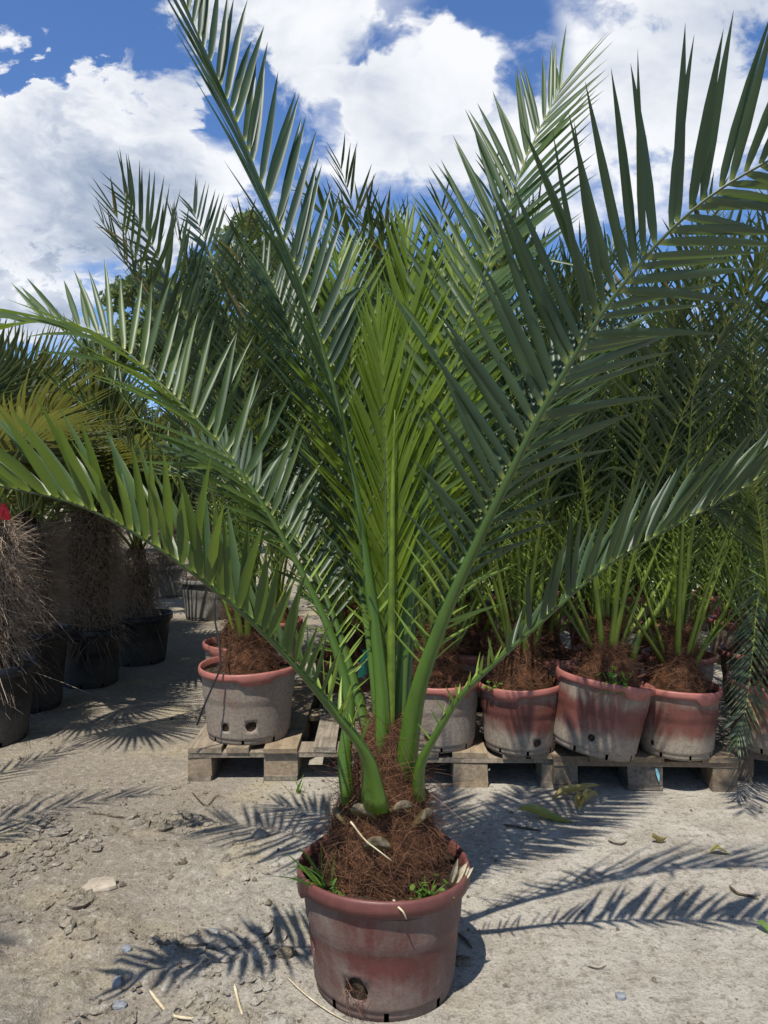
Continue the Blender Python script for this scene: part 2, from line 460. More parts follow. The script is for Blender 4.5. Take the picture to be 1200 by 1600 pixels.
def ground_material():
    m, nt, b = mat_new('dusty_yard_ground'); q = NT(nt)
    co = q.coord('Object')
    x = q.xyz(co)
    big = q.noise(co, .9, 5, .55); mid = q.noise(co, 5, 6, .6); fine = q.noise(co, 34, 7, .72); grit = q.noise(co, 120, 5, .8)
    col = q.mix(q.ramp(mid, .35, .65), (.40, .355, .285), (.53, .485, .40))
    # damp trampled earth on the left of the yard
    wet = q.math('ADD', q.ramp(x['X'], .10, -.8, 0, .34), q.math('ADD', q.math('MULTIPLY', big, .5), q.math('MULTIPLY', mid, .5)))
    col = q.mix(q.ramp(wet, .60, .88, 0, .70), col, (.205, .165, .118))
    col = q.mix(q.ramp(q.noise(co, 2.2, 6, .62, dist=.8), .52, .66, 0, .45), col, (.27, .245, .205))
    # yellowish clay
    clay = q.math('MULTIPLY', q.ramp(q.noise(co, 3.1, 4, .5), .50, .70, 0, .6), q.ramp(x['X'], .5, -.3, .2, 1))
    col = q.mix(clay, col, (.43, .36, .22))
    col = q.mix(q.ramp(fine, .50, .64, 0, .60), col, (.17, .14, .105))
    col = q.mix(q.ramp(fine, .46, .34, 0, .50), col, (.58, .53, .45))
    col = q.mix(q.ramp(grit, .52, .62, 0, .55), col, (.13, .11, .085))
    col = q.mix(q.ramp(grit, .45, .36, 0, .45), col, (.68, .64, .56))
    q.L.new(col, b.inputs['Base Color']); q.set(b.inputs['Roughness'], .95); q.set(b.inputs['Specular IOR Level'], .15)
    h = q.math('ADD', q.math('MULTIPLY', fine, .9), q.math('MULTIPLY', grit, .5))
    q.L.new(q.bump(h, .9, .022), b.inputs['Normal'])
    return m
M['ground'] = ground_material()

# ------------------------------------------------------------------ ground
FLAT = []      # (x, y, r) spots kept level because things stand there
def ground_height(x, y):
    near = np.clip((5.5 - y) / 2.0, 0, 1)
    h = fbm(x * 1.1, y * 1.1, 3, 5) * .030 + fbm(x * 6, y * 6, 4, 9) * .016
    muddy = np.clip((-.12 - x) / .5, 0, 1) * np.clip((3.4 - y) / .8, 0, 1)
    zone = np.clip(fbm(x * 2.1 + 3, y * 2.1, 3, 41) * 5 + .55, 0, 1)
    cl = fbm(x * 7.5 + fbm(x * 9, y * 9, 2, 3) * 1.5, y * 7.5, 4, 31)
    lump = np.clip(cl * 9 + .1, 0, 1)
    h = h + muddy * zone * (lump * (.022 + .05 * np.abs(fbm(x * 17, y * 17, 3, 77))) + np.clip(.06 - np.abs(cl), 0, 1) * .10)
    h = h + np.clip(fbm(x * 26, y * 26, 3, 55) - .05, 0, 1) * .018
    for fx, fy, fr in FLAT:
        d = np.sqrt((x - fx) ** 2 + (y - fy) ** 2)
        h = h * np.clip((d - fr) / .12, 0, 1)
    return h * near
def gz(x, y): return float(ground_height(np.array([x], float), np.array([y], float))[0])

FLAT += [(0, 1.97, .20)]
xs = np.concatenate([[-400, -200, -90, -40, -20, -12, -8, -5.5, -4.2], np.linspace(-3.3, 3.3, 470), [4.2, 5.5, 8, 12, 20, 40, 90, 200, 400]])
ys = np.concatenate([[-400, -150, -50, -15, -5, -2, 0, .6], np.linspace(1.0, 5.2, 350), [5.6, 6.2, 7, 8, 10, 13, 18, 28, 50, 100, 220, 600]])
for px, Z in ((439, 3.9), (720, 3.9), (1005, 3.8), (300, 3.9), (600, 3.9), (850, 3.9), (1120, 3.8), (400, 3.5), (560, 3.5), (700, 3.4), (780, 3.4), (860, 3.35), (900, 3.35), (1010, 3.35), (1120, 3.35), (1200, 3.3)):
    Z *= .95; FLAT.append(((px - 600) / FPX * Z, Z, .22))
XX, YY = np.meshgrid(xs, ys)
ZZ = ground_height(XX, YY)
nx, ny = len(xs), len(ys)
gv = np.stack([XX.ravel(), YY.ravel(), ZZ.ravel()], 1)
idx = np.arange(nx * ny).reshape(ny, nx)
gf = np.stack([idx[:-1, :-1], idx[:-1, 1:], idx[1:, 1:], idx[1:, :-1]], -1).reshape(-1, 4)
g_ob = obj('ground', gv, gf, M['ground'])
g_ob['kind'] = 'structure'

# ------------------------------------------------------------------ fronds
def leaflet(Pb, d, b, L, W, droop, fold=.35, nseg=5, twist=0.0, side=0.0, grav=UP):
    """one V-folded strap leaflet: base Pb, direction d, blade normal b"""
    d = unit(d); b = unit(b - d * (b @ d)); w = np.cross(b, d)
    ts = np.array((0, .10, .32, .58, .82, 1.0)) if nseg == 5 else np.linspace(0, 1, nseg + 1)
    wp = np.interp(ts, (0, .10, .32, .58, .82, 1.0), (.45, .84, 1.0, .80, .40, .015))
    V = []
    for t, k in zip(ts, wp):
        a = twist * t; ww = w * math.cos(a) + b * math.sin(a); bb = b * math.cos(a) - w * math.sin(a)
        c = Pb + d * L * t - grav * (droop * L * t * t) + w * side * L * t * t
        hw = W * .5 * k
        V += [c - ww * hw + bb * hw * fold, c, c + ww * hw + bb * hw * fold]
    n = len(ts)
    F = []
    for i in range(n - 1):
        a = i * 3
        F += [(a, a + 1, a + 4, a + 3), (a + 1, a + 2, a + 5, a + 4)]
    return np.array(V), F

def frond_geometry(path, hint, npairs=50, Lmax=.30, Wmax=.020, dih=28, amid=52, atip=24, abase=62, droop=.05, s0=.16, spine_to=.30,
                   r0=.026, lowlen=.35, tiplen=.45, jitter=1.0, nseg=5, fold=.55, rsides=8, flare=1.0, stiff=1.0):
    """rachis mesh and a list of (kind, V, F, tint) leaflets"""
    pts, length = curve(path, 44)
    T = tangents(pts)
    s = np.linspace(0, 1, len(pts))
    rad = r0 * np.interp(s, (0, .04, .12, .32, .55, .8, 1), (1.0 * flare, 1.0 + .35 * (flare - 1), .80, .48, .26, .13, .05))
    rV, rF = tube(pts, rad, rsides, .62, hint)
    rT = np.repeat(s, rsides)
    leaves = []
    h = np.asarray(hint, float)
    for i in range(npairs):
        q = (i + .5) / npairs
        sp = s0 + (1 - s0) * q ** 0.92
        for sd in (-1, 1):
            ss = min(.997, sp + rnd(-.3, .3) / npairs * jitter)
            c = np.array([np.interp(ss, s, pts[:, k]) for k in range(3)])
            t = unit(np.array([np.interp(ss, s, T[:, k]) for k in range(3)]))
            N_ = unit(h - t * (h @ t)); S = np.cross(t, N_) * sd
            isp = ss < spine_to
            al = np.interp(ss, (s0, .38, .65, .92, 1), (abase, amid + 4, amid, (amid + atip) / 2, atip)) + rnd(-5, 5) * jitter
            be = dih + rnd(-7, 7) * jitter + (rnd(-22, 22) if isp else (rnd(-12, 12) if i % 3 == 0 else 0))
            al, be = R(al), R(be)
            d = math.cos(al) * t + math.sin(al) * (math.cos(be) * S + math.sin(be) * N_)
            f = np.interp(ss, (s0, spine_to, .42, .55, .75, .92, 1), (lowlen * .55, lowlen, .85, 1.0, .95, .68, tiplen))
            L = Lmax * f * rnd(.90, 1.07)
            W = Wmax * np.interp(ss, (s0, spine_to, .42, .8, 1), (.32, .42, .95, 1.0, .62)) * rnd(.88, 1.1)
            b = N_ * math.cos(be) - S * math.sin(be) + t * rnd(-.25, .25) * jitter
            if isp: b = b + RNG.normal(0, .5, 3)
            off = c + S * np.interp(ss, s, rad) * .72
            V, F = leaflet(off, d, b, L, W, (droop * rnd(.3, 1.7) + (rnd(.15, .6) if rnd(0, 1) < .045 else 0)) * (0.3 if isp else 1), .75 if isp else fold, nseg, rnd(-.35, .35) * jitter, rnd(-.04, .04) * jitter)
            tv = rnd(0, .9) if rnd(0, 1) > (.002 if nseg == 5 else .012) else -1.0
            ta = np.full(len(V), tv)
            if not isp and tv >= 0: ta[:3] = 1.5
            leaves.append(('spine' if isp else 'leaflet', V, F, ta))
    return (rV, rF, rT), leaves

def add_frond(root, rb, geo, matset, individual=False, flabel=None):
    (rV, rF, rT), leaves = geo
    o = np.asarray(rb, float)
    fr = obj('frond', rV - o, rF, matset[0], root, True, rT)
    if flabel: fr['label'] = flabel
    if individual:
        for kind, V, F, tv in leaves:
            obj(kind, V - o, F, matset[2] if kind == 'spine' else matset[1], fr, True, tv)
    else:
        for kind, nm in (('leaflet', 'leaflets'), ('spine', 'spines')):
            mb = MB()
            for k, V, F, tv in leaves:
                if k == kind: mb.add(V - o, F, tv)
            if mb.n: mb.build(nm, matset[1] if kind == 'leaflet' else matset[2], fr, True, 'stuff')
    return fr

# ------------------------------------------------------------------ bulbs and fibres
def lathe(profile, n=40, noise=0.0, seed=0, freq=3.0, cap=True):
    pr = np.asarray(profile, float); V = []
    th = np.linspace(0, 2 * math.pi, n, endpoint=False)
    for j, (r, z) in enumerate(pr):
        k = 1 + noise * (fbm(np.cos(th) * freq + 7 + seed, np.sin(th) * freq + z * 22 + seed, 3, seed) * 2 if noise else 0)
        V.append(np.stack([np.cos(th) * r * k, np.sin(th) * r * k, np.full(n, z)], 1))
    V = np.concatenate(V)
    F = [(j * n + i, j * n + (i + 1) % n, (j + 1) * n + (i + 1) % n, (j + 1) * n + i) for j in range(len(pr) - 1) for i in range(n)]
    if cap: F.append(tuple(range((len(pr) - 1) * n, len(pr) * n)))
    return V, F
def fibres(profile, count, length=(.05, .16), width=(.0010, .0022), lift=.02, along=.35, zr=None, nseg=4, gravity=.15, out=.0, rmax=None):
    """loose strands lying on a surface of revolution"""
    pr = np.asarray(profile, float); U = RNG.uniform
    z0, z1 = zr or (pr[:, 1].min(), pr[:, 1].max())
    order = np.argsort(pr[:, 1]); zz, rr0 = pr[order, 1], pr[order, 0]
    n = count
    z = U(z0, z1, n); r = np.interp(z, zz, rr0); a = U(0, 2 * math.pi, n)
    L = U(*length, n)[:, None]; W = U(*width, n)[:, None]
    o = np.zeros(n)
    er = np.stack([np.cos(a), np.sin(a), o], 1); et = np.stack([-np.sin(a), np.cos(a), o], 1)
    d = et * U(-1, 1, (n, 1)) + UP * U(-1, 1, (n, 1)) * along * 2 + er * (U(-.1, .3, (n, 1)) + out)
    d /= np.linalg.norm(d, axis=1)[:, None]
    p0 = er * (r + U(0, lift * .6, n))[:, None] + UP * z[:, None]
    bend = RNG.normal(0, .60, (n, 3))
    wv = np.cross(d, er + RNG.normal(0, .4, (n, 3))); wv /= np.linalg.norm(wv, axis=1)[:, None]
    rings = []
    for i in range(nseg + 1):
        t = i / nseg
        c = p0 + d * L * t + bend * L * t * t * .8 - UP * gravity * L * t * t
        rr = np.hypot(c[:, 0], c[:, 1]); rs_ = np.interp(c[:, 2], zz, rr0) + .002
        k = np.where((rr < rs_) & (rr > 1e-4), (rs_ + U(0, lift * .4, n)) / np.maximum(rr, 1e-4), 1.0)
        c[:, 0] *= k; c[:, 1] *= k
        if rmax:
            rr = np.hypot(c[:, 0], c[:, 1]); k = np.where(c[:, 2] < rmax[1], np.minimum(1, rmax[0] / np.maximum(rr, 1e-4)), 1.0)
            c[:, 0] *= k; c[:, 1] *= k; c[:, 2] = np.maximum(c[:, 2], rmax[2])
        w_ = W * (1 - .6 * t)
        rings += [c - wv * w_, c + wv * w_]
    V = np.stack(rings, 1).reshape(-1, 3); m = 2 * (nseg + 1)
    q = np.array([(2 * i, 2 * i + 1, 2 * i + 3, 2 * i + 2) for i in range(nseg)])
    F = (np.arange(n)[:, None, None] * m + q[None]).reshape(-1, 4)
    mb = MB(); mb.V = [V]; mb.F = F.tolist(); mb.T = [np.repeat(U(0, 1, n), m)]; mb.n = len(V)
    return mb
def stub_mesh(s=1.0):
    """stump of a sawn-off leaf stalk: flat crescent block, ragged slanted cut"""
    V = []; n = 14; zs = (-.02, 0, .020, .034, .036)
    for j, z in enumerate(zs):
        k = (1.12, 1.06, .96, .86, .62)[j]
        for i in range(n):
            a = 2 * math.pi * i / n
            x = math.cos(a) * .036 * k; y = math.sin(a) * (.017 if math.sin(a) > 0 else .008) * k - 6.0 * x * x
            V.append((x * s + rnd(-.001, .001), y * s + rnd(-.001, .001), (z + (y * .5 + rnd(-.002, .002) if j > 2 else 0)) * s))
    F = [(j * n + i, j * n + (i + 1) % n, (j + 1) * n + (i + 1) % n, (j + 1) * n + i) for j in range(4) for i in range(n)]
    F.append(tuple(range(4 * n, 5 * n)))
    return np.array(V), F
def place(V, loc, zaxis, xaxis=(1, 0, 0)):
    z = unit(zaxis); x = unit(np.asarray(xaxis, float) - z * (np.asarray(xaxis, float) @ z)); y = np.cross(z, x)
    return V[:, :1] * x + V[:, 1:2] * y + V[:, 2:3] * z + np.asarray(loc, float)

# ------------------------------------------------------------------ pots
def make_pot(loc, Rr, Rb, H, mbody, mrim, label, group=None, lugs=((-1.9, .45), (.2, .45), (2.3, .45)), holes=((-1.2, .09, .020),), step=True, rimh=.030,
             tilt=(0, 0, 0), soil_drop=.035, name='plant_pot', seed=1, dents=0.0, notch=True, cat='plant pot'):
    root = thing(name, label, cat, loc, tilt, group)
    nt_, th = 96, np.linspace(0, 2 * math.pi, 96, endpoint=False)
    zs = np.concatenate([[0, .012, .022, .026], np.linspace(.034, H - rimh * .6, 20)])
    def rad(z):
        r = Rb + (Rr * .93 - Rb) * (z / H) ** .9
        if step: r = r + .004 * (z > H * .56) - .0035 * (z < .024)
        return r
    V = []
    for z in zs:
        r = rad(z) + dents * (fbm(np.cos(th) * 1.8 + seed, np.sin(th) * 1.8 + z * 5 + seed, 2, seed)) * 2
        V.append(np.stack([np.cos(th) * r, np.sin(th) * r, np.full(nt_, z)], 1))
    nz = len(zs); V = np.concatenate(V)
    skip = set(); extra_V = []; extra_F = []; plugs = []
    def vid(i, j): return j * nt_ + (i % nt_)
    rs = random.Random(seed)
    for a0, hz, hr in holes:
        rr = rad(hz)
        i0 = int(round((a0 - hr * 1.35 / rr) / (2 * math.pi) * nt_)); i1 = int(round((a0 + hr * 1.35 / rr) / (2 * math.pi) * nt_)); i1 = max(i1, i0 + 2)
        js = [j for j in range(4, nz) if abs(zs[j] - hz) <= hr * 1.2] or [int(np.argmin(np.abs(zs - hz)))]
        j0, j1 = max(3, min(js) - 1), min(nz - 1, max(js) + 1)
        for i in range(i0, i1):
            for j in range(j0, j1): skip.add((i % nt_, j))
        loop = [(i, j0) for i in range(i0, i1)] + [(i1, j) for j in range(j0, j1)] + [(i, j1) for i in range(i1, i0, -1)] + [(i0, j) for j in range(j1, j0, -1)]
        ac = (i0 + i1) / 2 / nt_ * 2 * math.pi; zc = (zs[j0] + zs[j1]) / 2
        base = len(V) + len(extra_V); m = len(loop)
        ring2 = []
        for (i, j) in loop:
            da = (i / nt_ * 2 * math.pi - ac) * rr; dz = zs[j] - zc
            an = math.atan2(dz, da); k = hr * (1 + rs.uniform(-.10, .10))
            aa, z2 = ac + math.cos(an) * k / rr, zc + math.sin(an) * k
            extra_V.append((math.cos(aa) * rad(z2), math.sin(aa) * rad(z2), z2))
            ring2.append((math.cos(aa) * (rad(z2) - .010), math.sin(aa) * (rad(z2) - .010), z2))
        extra_V += ring2
        for q in range(m):
            a, b2 = vid(*loop[q]), vid(*loop[(q + 1) % m])
            extra_F.append((a, b2, base + (q + 1) % m, base + q))
            extra_F.append((base + q, base + (q + 1) % m, base + m + (q + 1) % m, base + m + q))
        plugs.append(ring2)
    F = [(vid(i, j), vid(i + 1, j), vid(i + 1, j + 1), vid(i, j + 1)) for j in range(nz - 1) for i in range(nt_)
         if (i, j) not in skip and not (notch and j < 2 and i % 12 in (0,))]
    F.append(tuple(reversed(range(nt_))))
    V = np.vstack([V, np.array(extra_V).reshape(-1, 3)]) if extra_V else V
    body = obj('body', V, F + extra_F, mbody, root)
    for ring in plugs:
        rg = np.array(ring); c = rg.mean(0); rg2 = c + (rg - c) * 1.25
        cc = c + np.array((c[0], c[1], 0)) / math.hypot(c[0], c[1]) * .006
        obj('drain_hole', np.vstack([rg2, cc]), [(i, (i + 1) % len(rg), len(rg)) for i in range(len(rg))], M['soil'], body)
    # rolled rim with deeper lugs for lifting
    lg = np.zeros(nt_)
    for a, wd in lugs:
        dlt = np.abs((th - a + math.pi) % (2 * math.pi) - math.pi)
        lg = np.maximum(lg, np.clip((wd - dlt) / .10, 0, 1))
    wav = 1 + .006 * np.sin(th * 3 + seed)
    prof = [(Rr * .925, -.030, 0), (Rr * .945, -.004, 0), (Rr * .965, .002, 0), (Rr * .990, 0, 0), (Rr, -.006, 0), (Rr * 1.004, -rimh * .55, 0), (Rr * .998, -rimh, 1), (Rr * .972, -rimh - .002, 1), (Rr * .925, -rimh + .004, 1)]
    V = []
    for r, dz, k in prof:
        V.append(np.stack([np.cos(th) * r * wav, np.sin(th) * r * wav, H + dz - k * lg * .020 + .004 * np.sin(th * 2 + seed * 1.3)], 1))
    V = np.concatenate(V); npf = len(prof)
    F = [(j * nt_ + i, j * nt_ + (i + 1) % nt_, (j + 1) * nt_ + (i + 1) % nt_, (j + 1) * nt_ + i) for j in range(npf - 1) for i in range(nt_)]
    obj('rim', V, [tuple(reversed(f)) for f in F], mrim, root)
    # soil surface
    V = [(0, 0, H - soil_drop + .02)]; rn = 12
    for j in range(1, rn + 1):
        r = (Rr * .935) * j / rn
        zz = H - soil_drop + fbm(np.cos(th[::2]) * r * 22 + 3, np.sin(th[::2]) * r * 22 + 9 + seed, 4, seed) * .045 + .02 * (1 - (j / rn) ** 2) - .004
        V += list(np.stack([np.cos(th[::2]) * r, np.sin(th[::2]) * r, zz], 1))
    n2 = nt_ // 2
    F = [(0, 1 + i, 1 + (i + 1) % n2) for i in range(n2)] + [(1 + (j - 1) * n2 + i, 1 + j * n2 + i, 1 + j * n2 + (i + 1) % n2, 1 + (j - 1) * n2 + (i + 1) % n2) for j in range(1, rn) for i in range(n2)]
    obj('soil', np.array(V), F, M['soil'], root)
    return root

# ------------------------------------------------------------------ the big palm in front
POT = np.array((0.0, 1.97, 0.0))
pot0 = make_pot(tuple(POT), .220, .178, .297, M['pot_main'], M['pot_rim_main'],
                'dusty terracotta plastic pot with torn side hole standing alone on the bare ground',
                lugs=((-2.95, .30), (-.9 + math.pi, .3)), holes=((-1.95, .072, .030), (-2.85, .11, .028)), seed=4, dents=.006, rimh=.034)
# flap of torn plastic and root mass in the hole
mb = fibres([(.02, 0), (.02, .04)], 60, (.02, .05), (.0008, .0016), .01, .6)
V, F, T = mb.get()
a = -1.95
obj('root_tuft', place(V * .9, (math.cos(a) * .182, math.sin(a) * .182, .05), (0, 0, 1)), F, M['fiber'], pot0, True, T)

palm = thing('palm_tree', 'tall green date palm in the lone terracotta pot, fronds spread wide against the sky', 'palm tree', (POT[0], POT[1], .26))
PB = np.array((POT[0], POT[1], .26))
bulb_prof = [(.140, .225), (.143, .27), (.143, .32), (.136, .36), (.122, .40), (.108, .44), (.090, .48), (.076, .52), (.066, .56), (.050, .62), (.018, .66)]
pr_local = [(r, z - .26) for r, z in bulb_prof]
V, F = lathe(pr_local, 56, .16, 3, 4.0)
trunk = obj('trunk', V, F, M['bulb'], palm)
fibres(pr_local, 8000, (.02, .075), (.00028, .0008), .010, .26, rmax=(.168, .06, .004)).build('fibre', M['fiber'], trunk, True, 'stuff')
mbx = fibres(pr_local, 34, (.03, .07), (.0006, .0016), .03, .6, zr=(.12, .27), out=.30, rmax=(.175, .07, .02))
mbx.build('loose_strand', M['fiber'], trunk, True, 'stuff')
for a, z, k in ((-2.05, .150, .95), (-1.15, .160, .85), (-1.68, .085, 1.0), (-.60, .125, .9), (-2.75, .12, .9), (.5, .13, .8), (2.4, .14, .8)):
    z += .04; r = np.interp(z + .26, [p[1] for p in bulb_prof], [p[0] for p in bulb_prof])
    V, F = stub_mesh(k)
    er = np.array((math.cos(a), math.sin(a), 0))
    V = place(V, er * (r - .008) + UP * z, er * .8 + UP * .6, (-math.sin(a), math.cos(a), 0))
    so_ = obj('stub', V, F, M['stub_side'], trunk)
    so_.data.materials.append(M['stub'])
    for p_ in so_.data.polygons:
        if p_.index >= 42: p_.material_index = 1

MAT_MAIN = (M['rachis'], M['leaf'], M['spine'])
MAT_BG = (M['rachis_bg'], M['leaf_bg'], M['spine'])
def pix_path(pts, z0, z1, ease=1.0):
    n = len(pts); out = []
    for i, (u, v) in enumerate(pts):
        t = (i / (n - 1)) ** ease
        out.append(P(u, v, z0 + (z1 - z0) * t))
    return out
main_fronds = [
    # rachis, near Z, far Z, upper-side direction, options
    ([(597, 1215), (598, 1100), (588, 990), (575, 900), (560, 790), (543, 690), (512, 575), (480, 475), (440, 370), (400, 270), (360, 172), (318, 75), (275, -25), (230, -120)], 1.93, 2.05, (.80, -.60, .15),
     dict(npairs=50, Lmax=.37, Wmax=.0215, dih=27, amid=34, atip=16, abase=48, droop=.02, r0=.027, spine_to=.27, s0=.16), True),
    ([(632, 1215), (645, 1120), (662, 1050), (702, 945), (745, 850), (790, 757), (840, 655), (900, 553), (962, 460), (1030, 378), (1108, 308), (1200, 252), (1300, 205), (1400, 175)], 1.93, 1.62, (-.25, .72, .45),
     dict(npairs=48, Lmax=.44, Wmax=.0240, dih=16, amid=54, atip=30, abase=60, droop=.03, r0=.029, spine_to=.27, s0=.14, lowlen=.5), True),
    ([(616, 1180), (628, 1020), (650, 860), (682, 690), (712, 570), (740, 478), (772, 385), (802, 300), (832, 225), (866, 158), (880, 130)], 2.0, 2.25, (-.35, -.80, .25),
     dict(npairs=48, Lmax=.36, Wmax=.0200, dih=18, amid=46, atip=14, abase=48, droop=.03, r0=.026, spine_to=.26, s0=.16, tiplen=.75), True),
    ([(545, 1255), (538, 1185), (546, 1100), (520, 1000), (482, 915), (430, 820), (372, 732), (312, 660), (252, 600), (192, 545), (130, 512), (60, 503), (0, 515)], 1.92, 2.15, (.30, -.55, .72),
     dict(npairs=46, Lmax=.33, Wmax=.0195, dih=24, amid=54, atip=26, abase=60, droop=.06, r0=.020, spine_to=.36, s0=.14, jitter=1.3), False),
    ([(586, 1258), (572, 1180), (522, 1112), (470, 1050), (420, 997), (370, 950), (310, 902), (240, 852), (178, 815), (110, 785), (40, 768), (-60, 752), (-180, 760)], 1.86, 1.40, (.30, .10, .95),
     dict(npairs=46, Lmax=.29, Wmax=.0240, dih=44, amid=50, atip=30, abase=58, droop=.05, r0=.026, spine_to=.24, s0=.12, flare=1.7, lowlen=.5, jitter=1.7), False),
    ([(654, 1250), (657, 1195), (686, 1140), (722, 1085), (782, 1028), (850, 968), (922, 905), (1000, 852), (1080, 808), (1160, 765), (1240, 705), (1330, 640)], 1.92, 1.62, (-.35, .25, .9),
     dict(npairs=44, Lmax=.26, Wmax=.0185, dih=38, amid=42, atip=24, abase=58, droop=.03, r0=.019, spine_to=.34, s0=.12, jitter=1.3), False),
    # inner, younger fronds
    ([(612, 1200), (616, 1000), (624, 820), (632, 650), (638, 520), (637, 410), (634, 365)], 2.0, 2.22, (.12, -1, .15),
     dict(npairs=46, Lmax=.29, Wmax=.0170, dih=30, amid=30, atip=8, abase=34, droop=.0, r0=.022, s0=.2, spine_to=.24), False),
    ([(604, 1200), (596, 1000), (582, 820), (564, 680), (545, 560), (532, 460), (528, 400)], 2.02, 2.38, (.3, -1, .2),
     dict(npairs=46, Lmax=.33, Wmax=.0180, dih=26, amid=40, atip=14, abase=44, droop=.01, r0=.022, s0=.2, spine_to=.26), False),
    ([(622, 1200), (640, 1000), (660, 840), (682, 700), (702, 570), (715, 450), (722, 390)], 2.02, 2.42, (-.25, -1, .25),
     dict(npairs=46, Lmax=.33, Wmax=.0180, dih=24, amid=42, atip=14, abase=44, droop=.01, r0=.022, s0=.2, spine_to=.26), False),
    ([(600, 1200), (578, 1000), (548, 840), (512, 700), (474, 570), (438, 470), (410, 410)], 2.03, 2.55, (.5, -.8, .35),
     dict(npairs=44, Lmax=.32, Wmax=.0180, dih=26, amid=42, atip=16, abase=48, droop=.03, r0=.021, s0=.2, spine_to=.28), False),
    ([(628, 1195), (668, 1020), (720, 880), (782, 750), (850, 640), (915, 560), (968, 515)], 2.02, 2.5, (-.4, -.7, .5),
     dict(npairs=44, Lmax=.32, Wmax=.0180, dih=26, amid=44, atip=18, abase=50, droop=.04, r0=.021, s0=.2, spine_to=.28), False),
    ([(611, 1200), (606, 1000), (604, 860), (602, 740), (600, 640), (596, 560), (590, 510)], 1.98, 2.05, (.05, -1, .1),
     dict(npairs=44, Lmax=.28, Wmax=.0160, dih=34, amid=24, atip=8, abase=26, droop=.0, r0=.018, s0=.24, spine_to=.26), False),
    ([(590, 1215), (560, 1090), (520, 960), (468, 850), (400, 770), (330, 725), (262, 712)], 1.98, 2.45, (.2, -.4, .9),
     dict(npairs=42, Lmax=.30, Wmax=.0180, dih=28, amid=52, atip=26, abase=58, droop=.08, r0=.020, s0=.2, spine_to=.33), False),
]
MAT_YOUNG_LIT = (M['rachis'], M['leaf_young_lit'], M['spine'])  # young leaflets with the sunlit look put into their colour
for k, (pp, z0, z1, hint, opt, ind) in enumerate(main_fronds):
    add_frond(palm, PB, frond_geometry(pix_path(pp, z0, z1), hint, **opt), MAT_YOUNG_LIT if k in (6, 7, 8, 11) else (M['rachis'], M['leaf_lit'], M['spine']) if k in (2, 3, 4) else MAT_MAIN, ind)
# the closed spear in the heart
pts, _ = curve(pix_path([(609, 1180), (611, 1050), (612, 900), (614, 760), (617, 640)], 1.95, 1.98), 20)
V, F = tube(pts, np.interp(np.linspace(0, 1, 20), (0, .3, .8, 1), (.013, .011, .006, .001)), 10, .8)
obj('spear_leaf', V - PB, F, M['green_base'], palm)

# ------------------------------------------------------------------ pallets
def make_pallet(loc, rz, label, w=.80, d=1.2, mat='wood', group='wooden pallets under the palm pots'):
    root = thing('pallet', label, 'pallet', loc, (0, 0, rz), group)
    def boards(nm, items, mt=mat):
        for c, h in items:
            mb = MB(); mb.box((0, 0, 0), h, 0, .5, .0022)
            o = mb.build(nm, M[mt], root, False); o.location = c
            o.rotation_euler = (0, 0, rnd(-.006, .006))
    x1 = w / 2
    boards('deck_board', [((x, d / 2 + rnd(-.012, .006), .133), (hw, d / 2, .0105)) for x, hw in ((-x1 + .0725, .0725), (-.185, .048), (0, .0725), (.185, .048), (x1 - .0725, .0725))])
    boards('stringer_board', [((0, y, .1115), (x1 - .002, .0725, .0105)) for y in (.075, d / 2, d - .075)])
    boards('block', [((x, y, .0605), (hw, .07, .0395)) for x, hw in ((-x1 + .052, .050), (0, .0725), (x1 - .052, .050)) for y in (.076, d / 2, d - .076)])
    boards('base_board', [((x, d / 2, .0105), (hw, d / 2 - .003, .0103)) for x, hw in ((-x1 + .052, .050), (0, .0725), (x1 - .052, .050))])
    return root
def pal_loc(u, v): 
    g = G(u, v); return (g[0], g[1], .002)
pl = G(439, 1221)
make_pallet((pl[0], pl[1], .002), R(0.5), 'pale weathered pallet under the mud-coated pot with the black tube')
pr1 = G(735, 1231)
make_pallet((pr1[0], pr1[1], .002), R(-1.0), 'grey brown pallet with a fresh yellow board end, beside the pallet with the tilted pot')
pr2 = G(1009, 1237)
make_pallet((pr2[0], pr2[1], .002), R(-1.5), 'dark weathered pallet under the tilted pot', mat='wood_dark', w=.76)
pr3 = G(1228, 1236)
make_pallet((pr3[0] + .17, pr3[1] - .05, .002), R(-28), 'dark pallet turned at an angle under the hanging frond', mat='wood_dark')

# ------------------------------------------------------------------ palms on the pallets and behind
PROTO = []
def make_proto(th0, bend, length, seed):
    n = 9; p = np.zeros(3); pts = [p.copy()]; 
    for i in range(n):
        s = (i + .5) / n
        th = R(th0 + bend * s ** 1.6)
        p = p + np.array((math.sin(th), 0, math.cos(th))) * length / n
        pts.append(p.copy() + np.array((0, math.sin(s * 3 + seed) * .03 * s, 0)))
    mid = R(th0 + bend * .5)
    geo = frond_geometry(pts, (-math.cos(mid), .08 * math.sin(seed * 2.1), math.sin(mid)), npairs=44, Lmax=.34, Wmax=.0185, dih=26, amid=46, atip=20, abase=58, droop=.06, s0=.13, spine_to=.36,
                         r0=.0195, nseg=4, rsides=6, lowlen=.46, jitter=1.5)
    (rV, rF, rT), leaves = geo
    mr = mesh_data('frond', rV, rF, True, rT); mr.materials.append(M['rachis_bg'])
    out = [mr]
    for kind in ('leaflet', 'spine'):
        mb = MB()
        for k, V, F, tv in leaves:
            if k == kind: mb.add(V, F, tv)
        V, F, T = mb.get()
        me = mesh_data(kind + 's', V, F, True, T); me.materials.append(M['leaf_bg'] if kind == 'leaflet' else M['spine'])
        out.append(me)
    return out
CLASSES = [(3, 9), (9, 18), (16, 28), (24, 36), (34, 44), (46, 46)]
